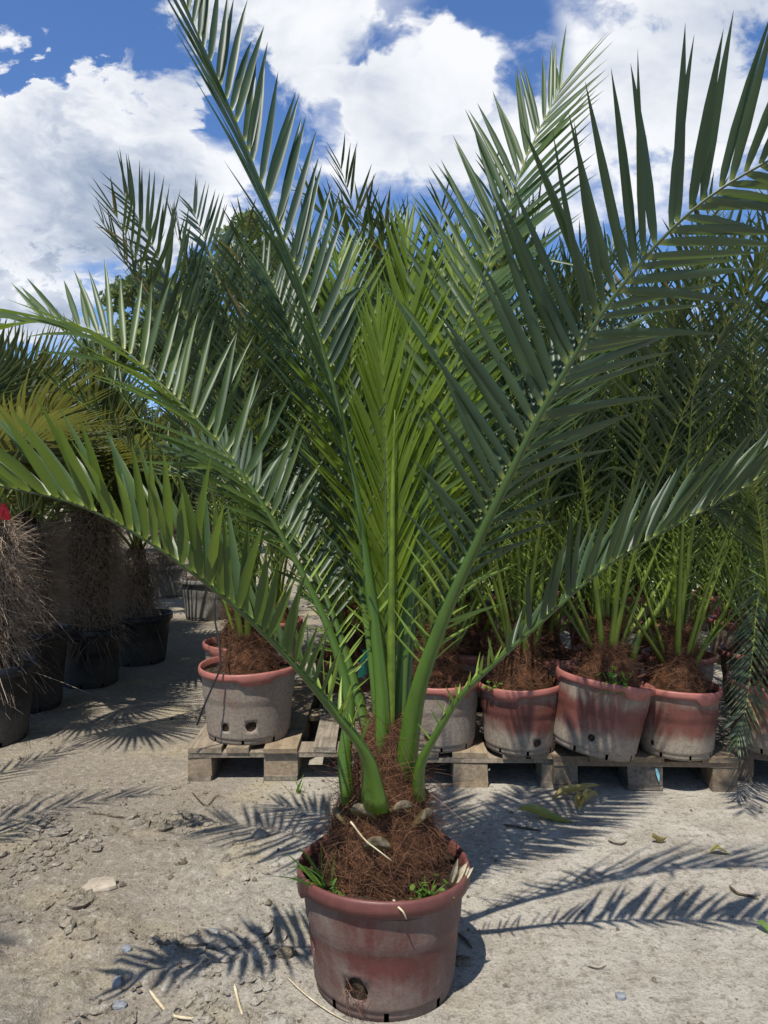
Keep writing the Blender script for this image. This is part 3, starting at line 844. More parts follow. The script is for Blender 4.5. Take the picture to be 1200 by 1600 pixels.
for ci, (t0, bd) in enumerate(CLASSES):
    for v in range(2):
        PROTO.append(make_proto(t0 + v * 2, bd + v * 7, (2.15, 2.25, 2.2, 2.1, 1.9, 1.6)[ci] * (1 + .05 * v), ci * 2 + v + 1))
bg_prof = [(.150, -.06), (.150, .0), (.135, .05), (.112, .10), (.092, .15), (.078, .20), (.062, .27), (.03, .33)]
BULB_V, BULB_F = lathe(bg_prof, 32, .2, 8, 4.0)
BULB_ME = mesh_data('trunk', BULB_V, BULB_F); BULB_ME.materials.append(M['bulb'])
V, F, T = fibres(bg_prof, 2600, (.03, .10), (.0005, .0013), .02, .35, rmax=(.165, .05, -.005)).get()
FIB_ME = mesh_data('fibre', V, F, True, T); FIB_ME.materials.append(M['fiber'])
def inst(name, me, parent, rz=0.0, loc=(0, 0, 0), sc=1.0, kind=None):
    o = bpy.data.objects.new(name, me); link(o, parent)
    o.rotation_euler = (0, 0, rz); o.location = loc; o.scale = (sc,) * 3
    if kind: o['kind'] = kind
    return o
def bg_palm(loc, label, nf, seed, sc=1.0, group=None, detail=True, wide=5, skip_front=False):
    rs = random.Random(seed)
    root = thing('palm_tree', label, 'palm tree', loc, (0, 0, 0), group)
    tr = inst('trunk', BULB_ME, root, rs.uniform(0, 6.28), sc=.95 * sc ** .5)
    if detail: inst('fibre', FIB_ME, tr, 0, kind='stuff')
    for k in range(nf):
        a = k * 2.39996 + rs.uniform(-.25, .25) + seed
        c = min(wide, int((k / nf) ** .8 * (wide + 1)))
        if skip_front and c >= 3 and -2.6 < ((a + math.pi) % (2 * math.pi) - math.pi) < -.5: c = 2
        pm = PROTO[c * 2 + rs.randint(0, 1)]
        s_ = sc * rs.uniform(.88, 1.1)
        fo = inst('frond', pm[0], root, a, (math.cos(a) * .05 * (c > 1), math.sin(a) * .05 * (c > 1), .16 - .015 * c), s_)
        inst('leaflets', pm[1], fo, kind='stuff'); inst('spines', pm[2], fo, kind='stuff')
    return root

PZ = .146
def on_pallet(u, vbase, Rb):
    g = G(u, vbase, PZ); return np.array((g[0], g[1] + Rb, PZ))
FRONT = 'pots on the front pallets'
# (pixel x, pixel y of base front, rim radius, height, pot label, palm label, materials, tilt, holes)
l1 = on_pallet(377, 1166, .185)
make_pot(tuple(l1), .225, .182, .315, M['pot_pale'], M['pot_rim'], 'mud-coated pot with pink rim and two drain holes, black tube over its rim',
         holes=((-1.95, .078, .020), (-1.33, .085, .024)), lugs=((-1.25, .36), (2.0, .36), (.4, .3)), seed=2, rimh=.028)
L1P = l1 + (0, 0, .285)
palm_l1 = bg_palm(tuple(L1P), 'date palm with two long dark fronds reaching left, in the mud-coated pot with the tube', 13, 3, .80, wide=3, skip_front=True)
front = [
    (688, 1177, .190, .28, 'dusty pot with plain rim half hidden behind the big palm stalks', 'date palm in the pot behind the right-hand stalks of the big palm', 'pot_pale', (0, 0, 0), ((-1.9, .06, .016),), 11),
    (823, 1183, .186, .28, 'red pot with pale dust blotches and one round drain hole, on the fresh yellow board', 'date palm with bright yellow-green stalks above the blotchy red pot', 'pot_bg', (0, 0, 0), ((-1.28, .055, .019), (-.35, .075, .018)), 12),
    (945, 1200, .203, .30, 'tilted red pot with a clean dark red band and small weeds inside', 'date palm with one thick curved stalk, in the tilted pot', 'pot_bg', (R(-2), R(10.5), 0), ((-1.95, .075, .015),), 13),
    (1077, 1190, .180, .28, 'pot with crusted grey mud and a cracked red base, beside the tilted pot', 'date palm leaning right from the pot with the cracked base', 'pot_bg', (0, R(1), 0), ((-2.6, .05, .012),), 14),
]
front_roots = {}
for u, vb, Rr, H, pl_, tl_, mt, tilt, holes, sd in front:
    p0 = on_pallet(u, vb, Rr * .83)
    if sd == 13: p0 = p0 + np.array((0, 0, .026))
    make_pot(tuple(p0), Rr, Rr * .83, H, M[mt], M['pot_rim'], pl_, tilt=tilt, holes=holes, lugs=((-1.15 if sd != 12 else -2.1, .34), (1.0, .34), (3.0, .3)), seed=sd, rimh=.026, dents=.006)
    off = np.array((math.sin(tilt[1]) * H, 0, H - .025))
    front_roots[sd] = (bg_palm(tuple(p0 + off), tl_, 16, sd, .84 if sd < 13 else .76, wide=4, skip_front=True), p0 + off)
p5 = np.array((P(1212, 1100, 3.3)[0], 3.32, PZ))
make_pot(tuple(p5), .19, .158, .285, M['pot_bg'], M['pot_rim'], 'red pot on the angled pallet, half behind the hanging frond', seed=21)
P5P = p5 + (0, 0, .26)
palm_p5 = bg_palm(tuple(P5P), 'date palm on the angled pallet with one frond hanging down over its pot', 15, 21, .80, wide=4)
# second and further rows
BACK = 'date palms crowded in the rows behind the front pallets'
BACKPOT = 'pots of the palms in the rows behind'
back = [(378, 4.02), (545, 4.35), (640, 4.45), (745, 4.5), (850, 4.4), (950, 4.5), (1060, 4.4), (1180, 4.5), (1300, 4.3),
        (430, 5.6), (600, 5.5), (720, 5.6), (830, 5.5), (930, 5.6), (1040, 5.5), (1150, 5.6), (1270, 5.5),
        (560, 6.9), (690, 7.0), (800, 6.9), (900, 7.0), (1000, 6.9), (1110, 7.0), (1220, 6.9)]
for k, (u, Z) in enumerate(back):
    x = (u - 600) / FPX * Z
    onp = k == 0
    z = PZ if onp else .003
    Rr = .20
    make_pot((x, Z, z), Rr, Rr * .83, .315, M['pot_bg'] if k % 3 else M['pot_pale'], M['pot_rim'],
             'pink rimmed pot peeking out behind the mud-coated pot' if k == 0 else 'shaded terracotta pot in the rows behind the front pallets', None if k == 0 else BACKPOT, holes=(), seed=30 + k)
    bg_palm((x, Z, z + .29), 'date palm in the pink rimmed pot right behind the mud-coated pot' if k == 0 else 'date palm standing in the dense rows behind the front pallets',
            15, 40 + k, (rnd(.94, 1.02) if 520 < u < 790 else rnd(.70, .82)) * (1 + (Z - 4.4) * .04), None if k == 0 else BACK, detail=k < 9, wide=4 if u > 600 else 3)

q_ = make_pot((-2.30, 2.10, .003), .21, .175, .33, M['pot_bg'], M['pot_rim'], 'terracotta pot standing off to the left of the yard', holes=(), seed=90)
bg_palm((-2.30, 2.10, .31), 'date palm standing off to the left whose shade falls on the yard', 15, 91, .74, None, wide=5)
# fronds that the picture shows singly
def custom(root, origin, pp, z0, z1, hint, **opt):
    base = dict(npairs=44, Lmax=.34, Wmax=.0195, dih=20, amid=48, atip=24, abase=56, droop=.03, s0=.2, spine_to=.38, r0=.024, nseg=5, rsides=7)
    base.update(opt)
    return add_frond(root, origin, frond_geometry(pix_path(pp, z0, z1), hint, **base), MAT_BG)
custom(palm_l1, L1P, [(384, 1010), (386, 900), (372, 760), (345, 640), (310, 545), (275, 465), (240, 388), (203, 318), (190, 298)], 3.49, 3.40, (.35, .7, .5), npairs=50, Lmax=.40, Wmax=.022)
custom(palm_l1, L1P, [(388, 1010), (396, 860), (392, 700), (375, 580), (350, 470), (325, 390), (300, 325)], 3.50, 3.75, (.3, .8, .5), npairs=48, Lmax=.40, Wmax=.022)
r13, o13 = front_roots[13]
custom(r13, o13, [(988, 1030), (1000, 992), (1036, 940), (1055, 880), (1060, 800), (1056, 700), (1050, 600), (1040, 510)], 3.25, 3.33, (-.3, .8, .4), npairs=40, r0=.022, spine_to=.42, s0=.1)
r14, o14 = front_roots[14]
custom(r14, o14, [(1080, 1055), (1100, 1010), (1135, 950), (1155, 880), (1160, 800), (1175, 700), (1200, 600)], 3.26, 3.16, (-.5, .5, .6), npairs=40, r0=.020, spine_to=.45, s0=.1)
r12, o12 = front_roots[12]
custom(r12, o12, [(815, 1000), (812, 930), (818, 850), (815, 760), (820, 640), (838, 520), (850, 440)], 3.30, 3.40, (.1, -.9, .2), npairs=40, r0=.022, spine_to=.45, s0=.1, amid=36)
custom(r12, o12, [(832, 1000), (842, 930), (850, 850), (852, 760), (862, 640), (885, 540), (900, 470)], 3.32, 3.44, (-.2, -.9, .2), npairs=40, r0=.022, spine_to=.45, s0=.1, amid=36)
custom(palm_p5, P5P, [(1226, 1075), (1232, 960), (1222, 890), (1200, 880), (1184, 940), (1176, 1020), (1168, 1090), (1158, 1140), (1150, 1165)], 3.32, 2.98, (-.25, -.9, .1),
       npairs=46, Lmax=.17, Wmax=.0085, dih=14, amid=40, atip=16, abase=52, r0=.011, s0=.42, spine_to=.43, lowlen=.8, droop=.08)

# ------------------------------------------------------------------ fan palms in black pots
def fan_blade(Rb, nseg=34, spread=125, seed=0):
    """pleated, half-split fan"""
    rs = np.random.default_rng(seed); mb = MB()
    dA = 2 * R(spread) / nseg
    for k in range(nseg):
        a = -R(spread) + dA * (k + .5)
        L = Rb * (1 - .18 * abs(a) / R(spread)) * rs.uniform(.9, 1.08)
        droop = rs.uniform(.05, .28); tw = rs.uniform(-.05, .05); tv = rs.uniform(0, .92)
        V = []; ts = (.03, .25, .52, .75, .92, 1.0)
        for t in ts:
            r = L * t
            hw = math.tan(dA / 2) * r if t <= .52 else math.tan(dA / 2) * L * .52 * np.interp(t, (.52, .75, .92, 1), (1, .62, .25, .03))
            aa = a + tw * max(0, t - .5)
            c = np.array((math.cos(aa) * r, math.sin(aa) * r, -droop * L * max(0, t - .35) ** 2 * 1.6 + .10 * r * abs(math.sin(a))))
            e = np.array((-math.sin(aa), math.cos(aa), 0))
            V += [c - e * hw * .98 + UP * hw * .45, c, c + e * hw * .98 + UP * hw * .45]
        mb.add(V, [f for i in range(len(ts) - 1) for f in ((i * 3, i * 3 + 1, i * 3 + 4, i * 3 + 3), (i * 3 + 1, i * 3 + 2, i * 3 + 5, i * 3 + 4))], tv)
    V, F, T = mb.get()
    me = mesh_data('blade', V, F, True, T); me.materials.append(M['fan'])
    return me
FANS = [fan_blade(.62, 38, 100, 1), fan_blade(.56, 34, 90, 2), fan_blade(.52, 32, 110, 3)]
def fan_palm(loc, h, rt, label, nleaf, seed, group=None, leaf_sc=1.0, pet=(.35, .7)):
    rs = random.Random(seed)
    root = thing('fan_palm', label, 'palm tree', loc, (0, 0, 0), group)
    prof = [(rt * .95, -.03), (rt * 1.05, .06), (rt, h * .3), (rt * 1.12, h * .55), (rt * 1.05, h * .8), (rt * .8, h), (rt * .3, h + .08)]
    V, F = lathe(np.array([(np.interp(z_, [q[1] for q in prof], [q[0] for q in prof]), z_) for z_ in np.linspace(-.03, h + .08, 16)]), 28, .45, seed, 3.0)
    tr = obj('trunk', V, F, M['haircore'], root)
    fibres(prof, int(3600 * h / .6), (.05, .17), (.0007, .0018), .07, .8, zr=(.02, h + .02), out=.55, gravity=.55).build('trunk_hair', M['hair'], tr, True, 'stuff')
    for k in range(nleaf):
        a = k * 2.39996 + seed + rs.uniform(-.3, .3); inc = R(6 + 60 * (k / nleaf) ** 1.3 + rs.uniform(-6, 6)); L = rs.uniform(*pet)
        d = np.array((math.cos(a) * math.sin(inc), math.sin(a) * math.sin(inc), math.cos(inc)))
        p0 = np.array((0, 0, h - .02)); p1 = p0 + d * L * .6 + UP * .03; p2 = p0 + d * L
        pts, _ = curve([p0, p1, p2], 8)
        V, F = tube(pts, np.linspace(.011, .006, 8), 6, .6)
        lf = obj('leaf', V, F, M['rachis_bg'], root, True, np.repeat(np.linspace(.2, .8, 8), 6))
        out = unit(d + np.array((0, 0, -.35 * math.sin(inc))) )
        nrm = unit(UP - out * (UP @ out) if abs(out[2]) < .97 else np.array((-math.cos(a), -math.sin(a), .2)))
        y = np.cross(nrm, out)
        m4 = Matrix(((out[0], y[0], nrm[0], p2[0]), (out[1], y[1], nrm[1], p2[1]), (out[2], y[2], nrm[2], p2[2]), (0, 0, 0, 1)))
        s_ = leaf_sc * rs.uniform(.85, 1.15)
        b = bpy.data.objects.new('blade', FANS[rs.randint(0, 2)]); link(b, lf)
        b.matrix_basis = m4 @ Matrix.Scale(s_, 4)
    return root
def black_pot(u, Z, Rr, H, label, seed, mat='pot_black', group=None):
    x = (u - 600) / FPX * Z
    make_pot((x, Z, .003), Rr, Rr * .80, H, M[mat], M['pot_black_rim'] if mat == 'pot_black' else M['pot_grey'], label, group, lugs=(), holes=(), seed=seed, rimh=.045, soil_drop=.06, step=True)
    return (x, Z, H - .06)
fp = [
    (-22, 3.85, .240, .385, .76, .110, 'dusty black pot holding the shaggy palm with the red ribbon', 'shaggy fan palm with a red ribbon at the top of its trunk', 61),
    (40, 4.45, .243, .45, .66, .105, 'tall black pot right beside the pot of the ribboned palm', 'shaggy fan palm in the tall black pot beside the ribboned palm', 62),
    (141, 5.00, .213, .37, .80, .115, 'black pot with thick rim between the tall pot and the wide pot', 'thick shaggy fan palm in the black pot between the tall and wide pots', 63),
    (214, 5.65, .254, .35, .52, .080, 'wide black pot with blue grey rim and slotted foot, last in the fan palm row', 'slim short-trunked fan palm in the wide pot with blue grey rim', 64),
]
for u, Z, Rr, H, th_, rt, pl_, tl_, sd in fp:
    q = black_pot(u, Z, Rr, H, pl_, sd)
    fan_palm(q, th_, rt, tl_, 13, sd, None, 1.0)
FB = 'fan palms behind the row of black pots'; FBP = 'dusty grey pots behind the black pots'
for k, (u, Z, Rr, H) in enumerate([(60, 5.7, .23, .39), (-60, 5.5, .23, .39), (122, 6.5, .23, .37), (166, 7.7, .24, .38), (200, 7.1, .23, .37), (324, 7.6, .26, .39), (20, 7.1, .24, .37), (90, 7.9, .24, .37), (-90, 6.8, .24, .37), (262, 9.2, .25, .37)]):
    q = black_pot(u, Z, Rr, H, 'dusty grey nursery pot standing behind the black pots', 70 + k, 'pot_grey', FBP)
    if k not in (4, 5): fan_palm(q, rnd(.45, .8), .10, 'fan palm with hairy trunk standing behind the row of black pots', 11, 80 + k, FB, 1.05)
    elif k == 5: fan_palm(q, rnd(.45, .6), .09, 'fan palm with hairy trunk standing behind the row of black pots', 10, 80 + k, FB, .95)

# ------------------------------------------------------------------ trees beyond
def leaf_cloud(blobs, count, size, seed, flat=.55):
    rs = np.random.default_rng(seed); mb_V = []; F = []; T = []
    n = 0
    w = np.array([b[1] ** 3 for b in blobs]); w /= w.sum()
    pick = rs.choice(len(blobs), count, p=w)
    for k in pick:
        c, r = blobs[k]
        d = rs.normal(size=3); d /= np.linalg.norm(d)
        p = np.asarray(c) + d * r * (rs.uniform(.45, 1.0)) * np.array((1, 1, flat + .25))
        u = rs.normal(size=3); u /= np.linalg.norm(u); v = np.cross(u, rs.normal(size=3)); v /= np.linalg.norm(v)
        s = size * rs.uniform(.6, 1.3)
        mb_V += [p - u * s, p + v * s * .45, p + u * s, p - v * s * .45]
        F.append((n, n + 1, n + 2, n + 3)); T += [rs.uniform(0, .92)] * 4; n += 4
    return np.array(mb_V), F, T
def broad_tree(loc, blobs, trunk_h, label, count, seed, size=.085):
    root = thing('broadleaf_tree', label, 'tree', loc)
    lo = np.asarray(loc, float)
    top = np.array((0, 0, trunk_h))
    mb = MB()
    pts, _ = curve([(0, 0, -.05), (.08, .0, trunk_h * .5), top], 10)
    V, F = tube(pts, np.linspace(.17, .10, 10), 10); mb.add(V, F)
    for c, r in blobs:
        c = np.asarray(c) - lo
        pts, _ = curve([top * .9, (top + c) / 2 + RNG.normal(0, .15, 3), c, c + UP * r * .5], 8)
        V, F = tube(pts, np.linspace(.07, .012, 8), 6); mb.add(V, F)
    mb.build('trunk', M['bark'], root)
    V, F, T = leaf_cloud([(np.asarray(c) - lo, r) for c, r in blobs], count, size, seed)
    obj('crown', V, F, M['tree'], root, False, T)
TZ = 15.0
bl = [(P(u, v, TZ + dz), r) for u, v, dz, r in ((200, 455, 0, .40), (235, 445, .3, .45), (180, 470, .2, .32), (270, 470, -.2, .6), (320, 430, 0, .55), (365, 380, .1, .42), (390, 350, .2, .36), (375, 420, -.2, .6), (300, 520, 0, .9), (230, 530, .2, .75),
                                              (420, 400, .2, .55), (350, 560, 0, 1.0), (450, 470, 0, .8), (160, 560, 0, .6))]
tl = P(310, 900, TZ); 
broad_tree((tl[0], TZ, 0), bl, 2.4, 'light green broadleaf tree rising beyond the palms', 16000, 5)
far = []
for k in range(110):
    far.append((np.array((rnd(-22, 22), rnd(19, 24), rnd(.3, 2.6))), rnd(.9, 1.7)) if k < 70 else (np.array((rnd(-.5, 11), rnd(11.5, 13), rnd(.2, 1.3))), rnd(.7, 1.0)))
V, F, T = leaf_cloud(far, 42000, .14, 9, .9)
fo = obj('distant_woods', V, F, M['far'], None, False, T, 'stuff')
tag(fo, 'far-off green belt of trees and shrubs closing the yard', 'woods')

hb = [(np.array((rnd(-1.0, 6.0), rnd(8.2, 8.9), rnd(.25, 1.05))), rnd(.42, .60)) for _ in range(46)]  # dark foliage added to cover bright ground seen between the stalks
V, F, T = leaf_cloud(hb, 15000, .07, 19, .9)
ho = obj('added_shrubs', V, F, M['far'], None, False, T, 'stuff')
tag(ho, 'added dark green shrubs covering the bright gaps behind the palm rows', 'shrubs')

# ------------------------------------------------------------------ litter, stones, weeds, tube, ribbons
def ground_at(u, v, dz=0.0):
    g = G(u, v); return np.array((g[0], g[1], gz(g[0], g[1]) + dz))
def rock(name, u, v, sx, sy, sz, mat, label, cat='stone', group=None, rz=0.0, seed=0, angular=.35):
    rs = np.random.default_rng(seed + 100)
    V = []; n, m = 10, 6
    for j in range(m + 1):
        ph = math.pi * j / m - math.pi / 2
        for i in range(n):
            a = 2 * math.pi * i / n
            V.append((math.copysign(abs(math.cos(a)) ** .7, math.cos(a)) * math.cos(ph) ** .6, math.copysign(abs(math.sin(a)) ** .7, math.sin(a)) * math.cos(ph) ** .6, math.sin(ph)))
    V = np.array(V) * (1 + rs.normal(0, angular * .22, (len(V), 1))) * (sx, sy, sz)
    F = [(j * n + i, j * n + (i + 1) % n, (j + 1) * n + (i + 1) % n, (j + 1) * n + i) for j in range(m) for i in range(n)]
    o = obj(name, V, F, mat, None, False)
    g = ground_at(u, v); o.location = (g[0], g[1], g[2] + sz * .35); o.rotation_euler = (rs.normal(0, .06), rs.normal(0, .06), rz)
    return tag(o, label, cat, group)
rock('stone_slab', 158, 1388, .052, .034, .017, M['stone'], 'flat pale stone slab lying in the trampled earth', seed=1, rz=.35)
rock('stone', 332, 1459, .020, .013, .012, M['stone_blue'], 'blue grey stone lying on the trampled earth nearer the big pot', seed=2)
rock('stone', 198, 1499, .014, .012, .010, M['stone_blue'], 'small blue grey stone between the other two on the yellow clay', seed=3)
rock('stone', 184, 1537, .012, .016, .013, M['stone_blue'], 'upright blue grey chip on the yellow clay', seed=4)
rock('stone', 187, 1573, .017, .013, .011, M['stone_blue'], 'darker blue grey stone beside the upright chip', seed=5)
rock('stone', 356, 1400, .010, .007, .006, M['stone'], 'small white stone on the trampled earth', seed=6)
rock('earth_clod', 447, 1493, .022, .016, .014, M['clod'], 'dark earth clod just left of the torn pot', 'clod', seed=7)
rock('earth_clod', 722, 1505, .024, .018, .012, M['clod'], 'dark earth clod in the shadow right of the big pot', 'clod', seed=8)
rock('earth_clod', 970, 1560, .013, .010, .008, M['stone_blue'], 'small grey pebble on the bare ground right of the big pot', 'pebble', seed=9)
# many loose crumbs and grit
mb = MB(); rs = np.random.default_rng(5)
for _ in range(2600):
    if rs.uniform() < .62: x, y = rs.uniform(-1.5, .0), rs.uniform(1.25, 3.3)
    else: x, y = rs.uniform(-2.2, 2.0), rs.uniform(1.25, 4.6)
    if math.hypot(x - POT[0], y - POT[1]) < .19: continue
    s = float(np.clip(rs.lognormal(-5.65, .55), .0015, .014)); z = gz(x, y)
    c = np.array((x, y, z + s * .25))
    V = np.array([(1, 0, 0), (0, 1, 0), (-1, 0, 0), (0, -1, 0), (0, 0, .8), (0, 0, -.6)], float) * s * rs.uniform(.6, 1.3, (6, 1))
    an = rs.uniform(0, 6.28); V = np.stack([V[:, 0] * math.cos(an) - V[:, 1] * math.sin(an), V[:, 0] * math.sin(an) + V[:, 1] * math.cos(an), V[:, 2]], 1)
    mb.add(V + c, [(0, 1, 4), (1, 2, 4), (2, 3, 4), (3, 0, 4), (1, 0, 5), (2, 1, 5), (3, 2, 5), (0, 3, 5)], .5)
go = mb.build('gravel', M['clod'], None, False, 'stuff'); tag(go, 'loose crumbs of earth and grit scattered over the yard', 'gravel')

mb = MB(); rs = np.random.default_rng(15); k = 0
while k < 620:
    x, y = rs.uniform(-1.35, -.12), rs.uniform(1.45, 2.95)
    dn = float(fbm(np.array([x * 2.6 + 3]), np.array([y * 2.6]), 3, 41)[0])
    if dn < .02 + rs.uniform(-.05, .05) or math.hypot(x, y - 1.97) < .25: continue
    k += 1
    s_ = float(np.clip(rs.lognormal(-4.35, .5), .005, .034)); n, m = 9, 5
    V = []
    for j in range(m + 1):
        ph = math.pi * j / m - math.pi / 2
        for i in range(n): V.append((math.cos(2 * math.pi * i / n) * math.cos(ph), math.sin(2 * math.pi * i / n) * math.cos(ph), math.sin(ph)))
    V = np.array(V) * (1 + rs.normal(0, .17, (len(V), 1))) * (s_ * rs.uniform(.8, 1.5), s_ * rs.uniform(.7, 1.1), s_ * rs.uniform(.45, .75))
    an = rs.uniform(0, 6.28); V = np.stack([V[:, 0] * math.cos(an) - V[:, 1] * math.sin(an), V[:, 0] * math.sin(an) + V[:, 1] * math.cos(an), V[:, 2]], 1)
    mb.add(V + (x, y, gz(x, y) + s_ * .10), [(j * n + i, j * n + (i + 1) % n, (j + 1) * n + (i + 1) % n, (j + 1) * n + i) for j in range(m) for i in range(n)], .5)
eo = mb.build('earth_crust', M['ground'], None, False, 'stuff'); tag(eo, 'broken crust of trampled earth lumps on the left of the yard', 'earth')

def strand_thing(name, pts2d, rad, mat, label, cat, lift=.004, group=None, sides=5, flat=1.0):
    pts = [ground_at(u, v, lift) for u, v in pts2d]
    p, _ = curve(pts, 14)
    V, F = tube(p, np.interp(np.linspace(0, 1, 14), (0, .15, .8, 1), (.5, 1, .8, .3)) * rad, sides, flat, (0, 0, 1))
    o0 = p[0].copy()
    o = obj(name, V - o0, F, mat, None); o.location = o0
    return tag(o, label, cat, group)
strand_thing('twig', [(140, 1276), (185, 1279), (225, 1277), (252, 1274)], .0045, M['twig'], 'long thin dark twig lying on the damp earth by the stone slab', 'twig')
strand_thing('twig', [(787, 1291), (815, 1296), (846, 1302)], .0075, M['twig'], 'straight dark twig beside the fallen yellow-green leaf', 'twig', flat=.6)
strand_thing('twig', [(950, 1321), (962, 1328), (972, 1328), (980, 1324)], .003, M['twig'], 'short curled dark twig on the sunlit ground in front of the tilted pot', 'twig', lift=.006)
strand_thing('twig', [(1140, 1388), (1153, 1399), (1172, 1402), (1186, 1408)], .0045, M['twig'], 'crooked dark scrap near the single yellow leaf', 'twig', lift=.006)
strand_thing('twig', [(918, 1515), (935, 1518), (948, 1512)], .0016, M['twig'], 'tiny pale bent twig on the shaded ground', 'twig')
strand_thing('twig', [(300, 1240), (322, 1262), (338, 1246), (352, 1248)], .0025, M['twig'], 'broken dark twig lying before the pale pallet', 'twig', lift=.006)
strand_thing('twig', [(705, 1460), (722, 1470), (738, 1487)], .006, M['twig'], 'dark leaf scrap in the shadow right of the big pot', 'leaf', lift=.008, flat=.5)
strand_thing('straw_stalk', [(233, 1550), (252, 1575), (272, 1592), (330, 1597)], .0045, M['straw'], 'yellow straw stalk bent on the ground', 'straw', lift=.008)
strand_thing('straw_stalk', [(366, 1548), (374, 1575), (382, 1598)], .004, M['straw'], 'short yellow straw near the bent stalk', 'straw', lift=.008)
strand_thing('straw_stalk', [(448, 1530), (480, 1560), (520, 1588), (545, 1600)], .0022, M['straw'], 'thin dry grass stem running to the foot of the big pot', 'straw', lift=.006)

def dry_leaf(u, v, L, W, rz, label, seed, curl=.9, mat='dry', tint=.8, dz=.006, zbase=None):
    rs = np.random.default_rng(seed); V = []; n, m = 12, 6
    for i in range(n + 1):
        t = i / n; hw = W * .5 * math.sin(math.pi * (.06 + .90 * t) ** .8) + .001
        for j in range(m + 1):
            s = j / m * 2 - 1
            V.append(((t - .5) * L, hw * s * (1 - .25 * curl * abs(s)), abs(s) ** 1.6 * hw * curl + .010 * math.sin(t * 5 + seed) + rs.normal(0, .0006) + .006))
    F = [(i * (m + 1) + j, i * (m + 1) + j + 1, (i + 1) * (m + 1) + j + 1, (i + 1) * (m + 1) + j) for i in range(n) for j in range(m)]
    o = obj('fallen_leaf', np.array(V), F, M[mat], None, True, np.full(len(V), tint))
    g = ground_at(u, v, dz); o.location = g; o.rotation_euler = (0, 0, rz)
    return tag(o, label, 'leaf')
dry_leaf(852, 1283, .20, .055, R(-24), 'boat-shaped yellow-green fallen leaf lying by itself beside the dark twig', 1, .9, 'greendry', .6)
dry_leaf(905, 1262, .18, .050, R(76), 'upright tan curl of the dry leaf heap before the tilted pot', 2, 1.1, 'dry', .75, .014)
dry_leaf(905, 1243, .17, .040, R(8), 'yellow dry leaf lying across the top of the leaf heap', 3, 1.1, 'dry', .95, .02)
dry_leaf(920, 1256, .10, .045, R(30), 'crumpled brown dry leaf at the side of the leaf heap', 4, 1.6, 'dry', .1, .01)
dry_leaf(880, 1249, .10, .030, R(20), 'narrow dark tip of dry leaf poking from the leaf heap', 5, 1.2, 'dry', .0, .008)
dry_leaf(1125, 1336, .07, .030, R(5), 'single small bright yellow leaf on the sunlit ground', 6, .5, 'dry', 1.0)
dry_leaf(1197, 1458, .05, .025, R(-40), 'small yellow-green leaf on the shaded ground', 7, .5, 'weed', 1.0)
dry_leaf(1030, 1322, .055, .028, R(10), 'small curled brown leaf scrap between the leaf heap and yellow leaf', 8, 1.4, 'dry', .0)

def grass_weed(loc, nb, h, label, seed, lean=(-.3, -.1), mat='weed', group=None):
    rs = np.random.default_rng(seed); mb = MB()
    for _ in range(nb):
        a = rs.uniform(0, 6.28); d = unit((math.cos(a) * .5 + lean[0], math.sin(a) * .5 + lean[1], rs.uniform(.5, 1.3)))
        V, F = leaflet(np.array((rs.normal(0, .012), rs.normal(0, .012), 0)), d, np.array((rs.normal(), rs.normal(), 1.0)), h * rs.uniform(.5, 1.1), rs.uniform(.004, .008), rs.uniform(.1, .5), .3)
        mb.add(V, F, rs.uniform(0, .9))
    o = mb.build('weed', M[mat], None, True); o.location = loc
    return tag(o, label, 'weed', group)
g0 = P(505, 1342, 1.86)
w1 = grass_weed((g0[0], g0[1] + .02, .268), 16, .21, 'tuft of green grass growing over the left rim of the big pot', 1, (-.35, -.05))
def herb(loc, label, seed, n=14, h=.05, leaf=.022):
    rs = np.random.default_rng(seed); mb = MB()
    for _ in range(n):
        p = np.array((rs.normal(0, h * .5), rs.normal(0, h * .4), abs(rs.normal(h * .5, h * .35))))
        V, F = leaflet(p, unit(rs.normal(size=3) + (0, 0, .3)), np.array((0, 0, 1.)) + rs.normal(0, .4, 3), leaf * rs.uniform(.7, 1.4), leaf * .6, .2, .2)
        mb.add(V, F, rs.uniform(.4, .92))
        V, F = tube(np.array([(0, 0, -.01), p * .6, p]), .0012, 4); mb.add(V, F, .5)
    o = mb.build('weed', M['weed'], None, True); o.location = loc
    return tag(o, label, 'weed')
g0 = P(668, 1388, 1.83); herb((g0[0], g0[1], .270), 'low leafy green weed at the right of the soil in the big pot', 2, 20, .05)
g0 = P(520, 1385, 1.84); herb((g0[0], g0[1], .270), 'tiny green sprouts at the left of the soil in the big pot', 3, 10, .03, .016)
o13p = front_roots[13][1]
herb((o13p[0] - .02, o13p[1] - .165, o13p[2] - .005), 'light green seedlings growing in the tilted pot', 4, 30, .075, .026)
o12p = front_roots[12][1]
herb((o12p[0] - .13, o12p[1] - .11, o12p[2] - .0), 'small yellow-green weed on the left of the blotchy pot soil', 5, 16, .05, .02)
# weed standing on the ground behind
g0 = ground_at(466, 1240); grass_weed(tuple(g0), 9, .10, 'small grass sprig on the ground in front of the pale pallet', 6, (-.1, 0))

# straw bits and pale chip on the pot edge
def rim_strand(pts, rad, mat, label, cat):
    p, _ = curve(pts, 12); V, F = tube(p, np.linspace(rad, rad * .5, 12), 6)
    o = obj('dry_stalk', V - p[0], F, mat, None); o.location = p[0]
    return tag(o, label, cat)
rim_strand([P(615, 1407, 1.79), P(622, 1417, 1.755), P(630, 1425, 1.742), P(635, 1436, 1.744)], .0035, M['straw'], 'short pale stalk lying over the front rim of the big pot', 'stalk')
rim_strand([P(548, 1284, 1.86), P(570, 1312, 1.82), P(590, 1328, 1.80), P(612, 1345, 1.80)], .0026, M['straw'], 'bent dry stalk lying across the fibrous palm base', 'stalk')
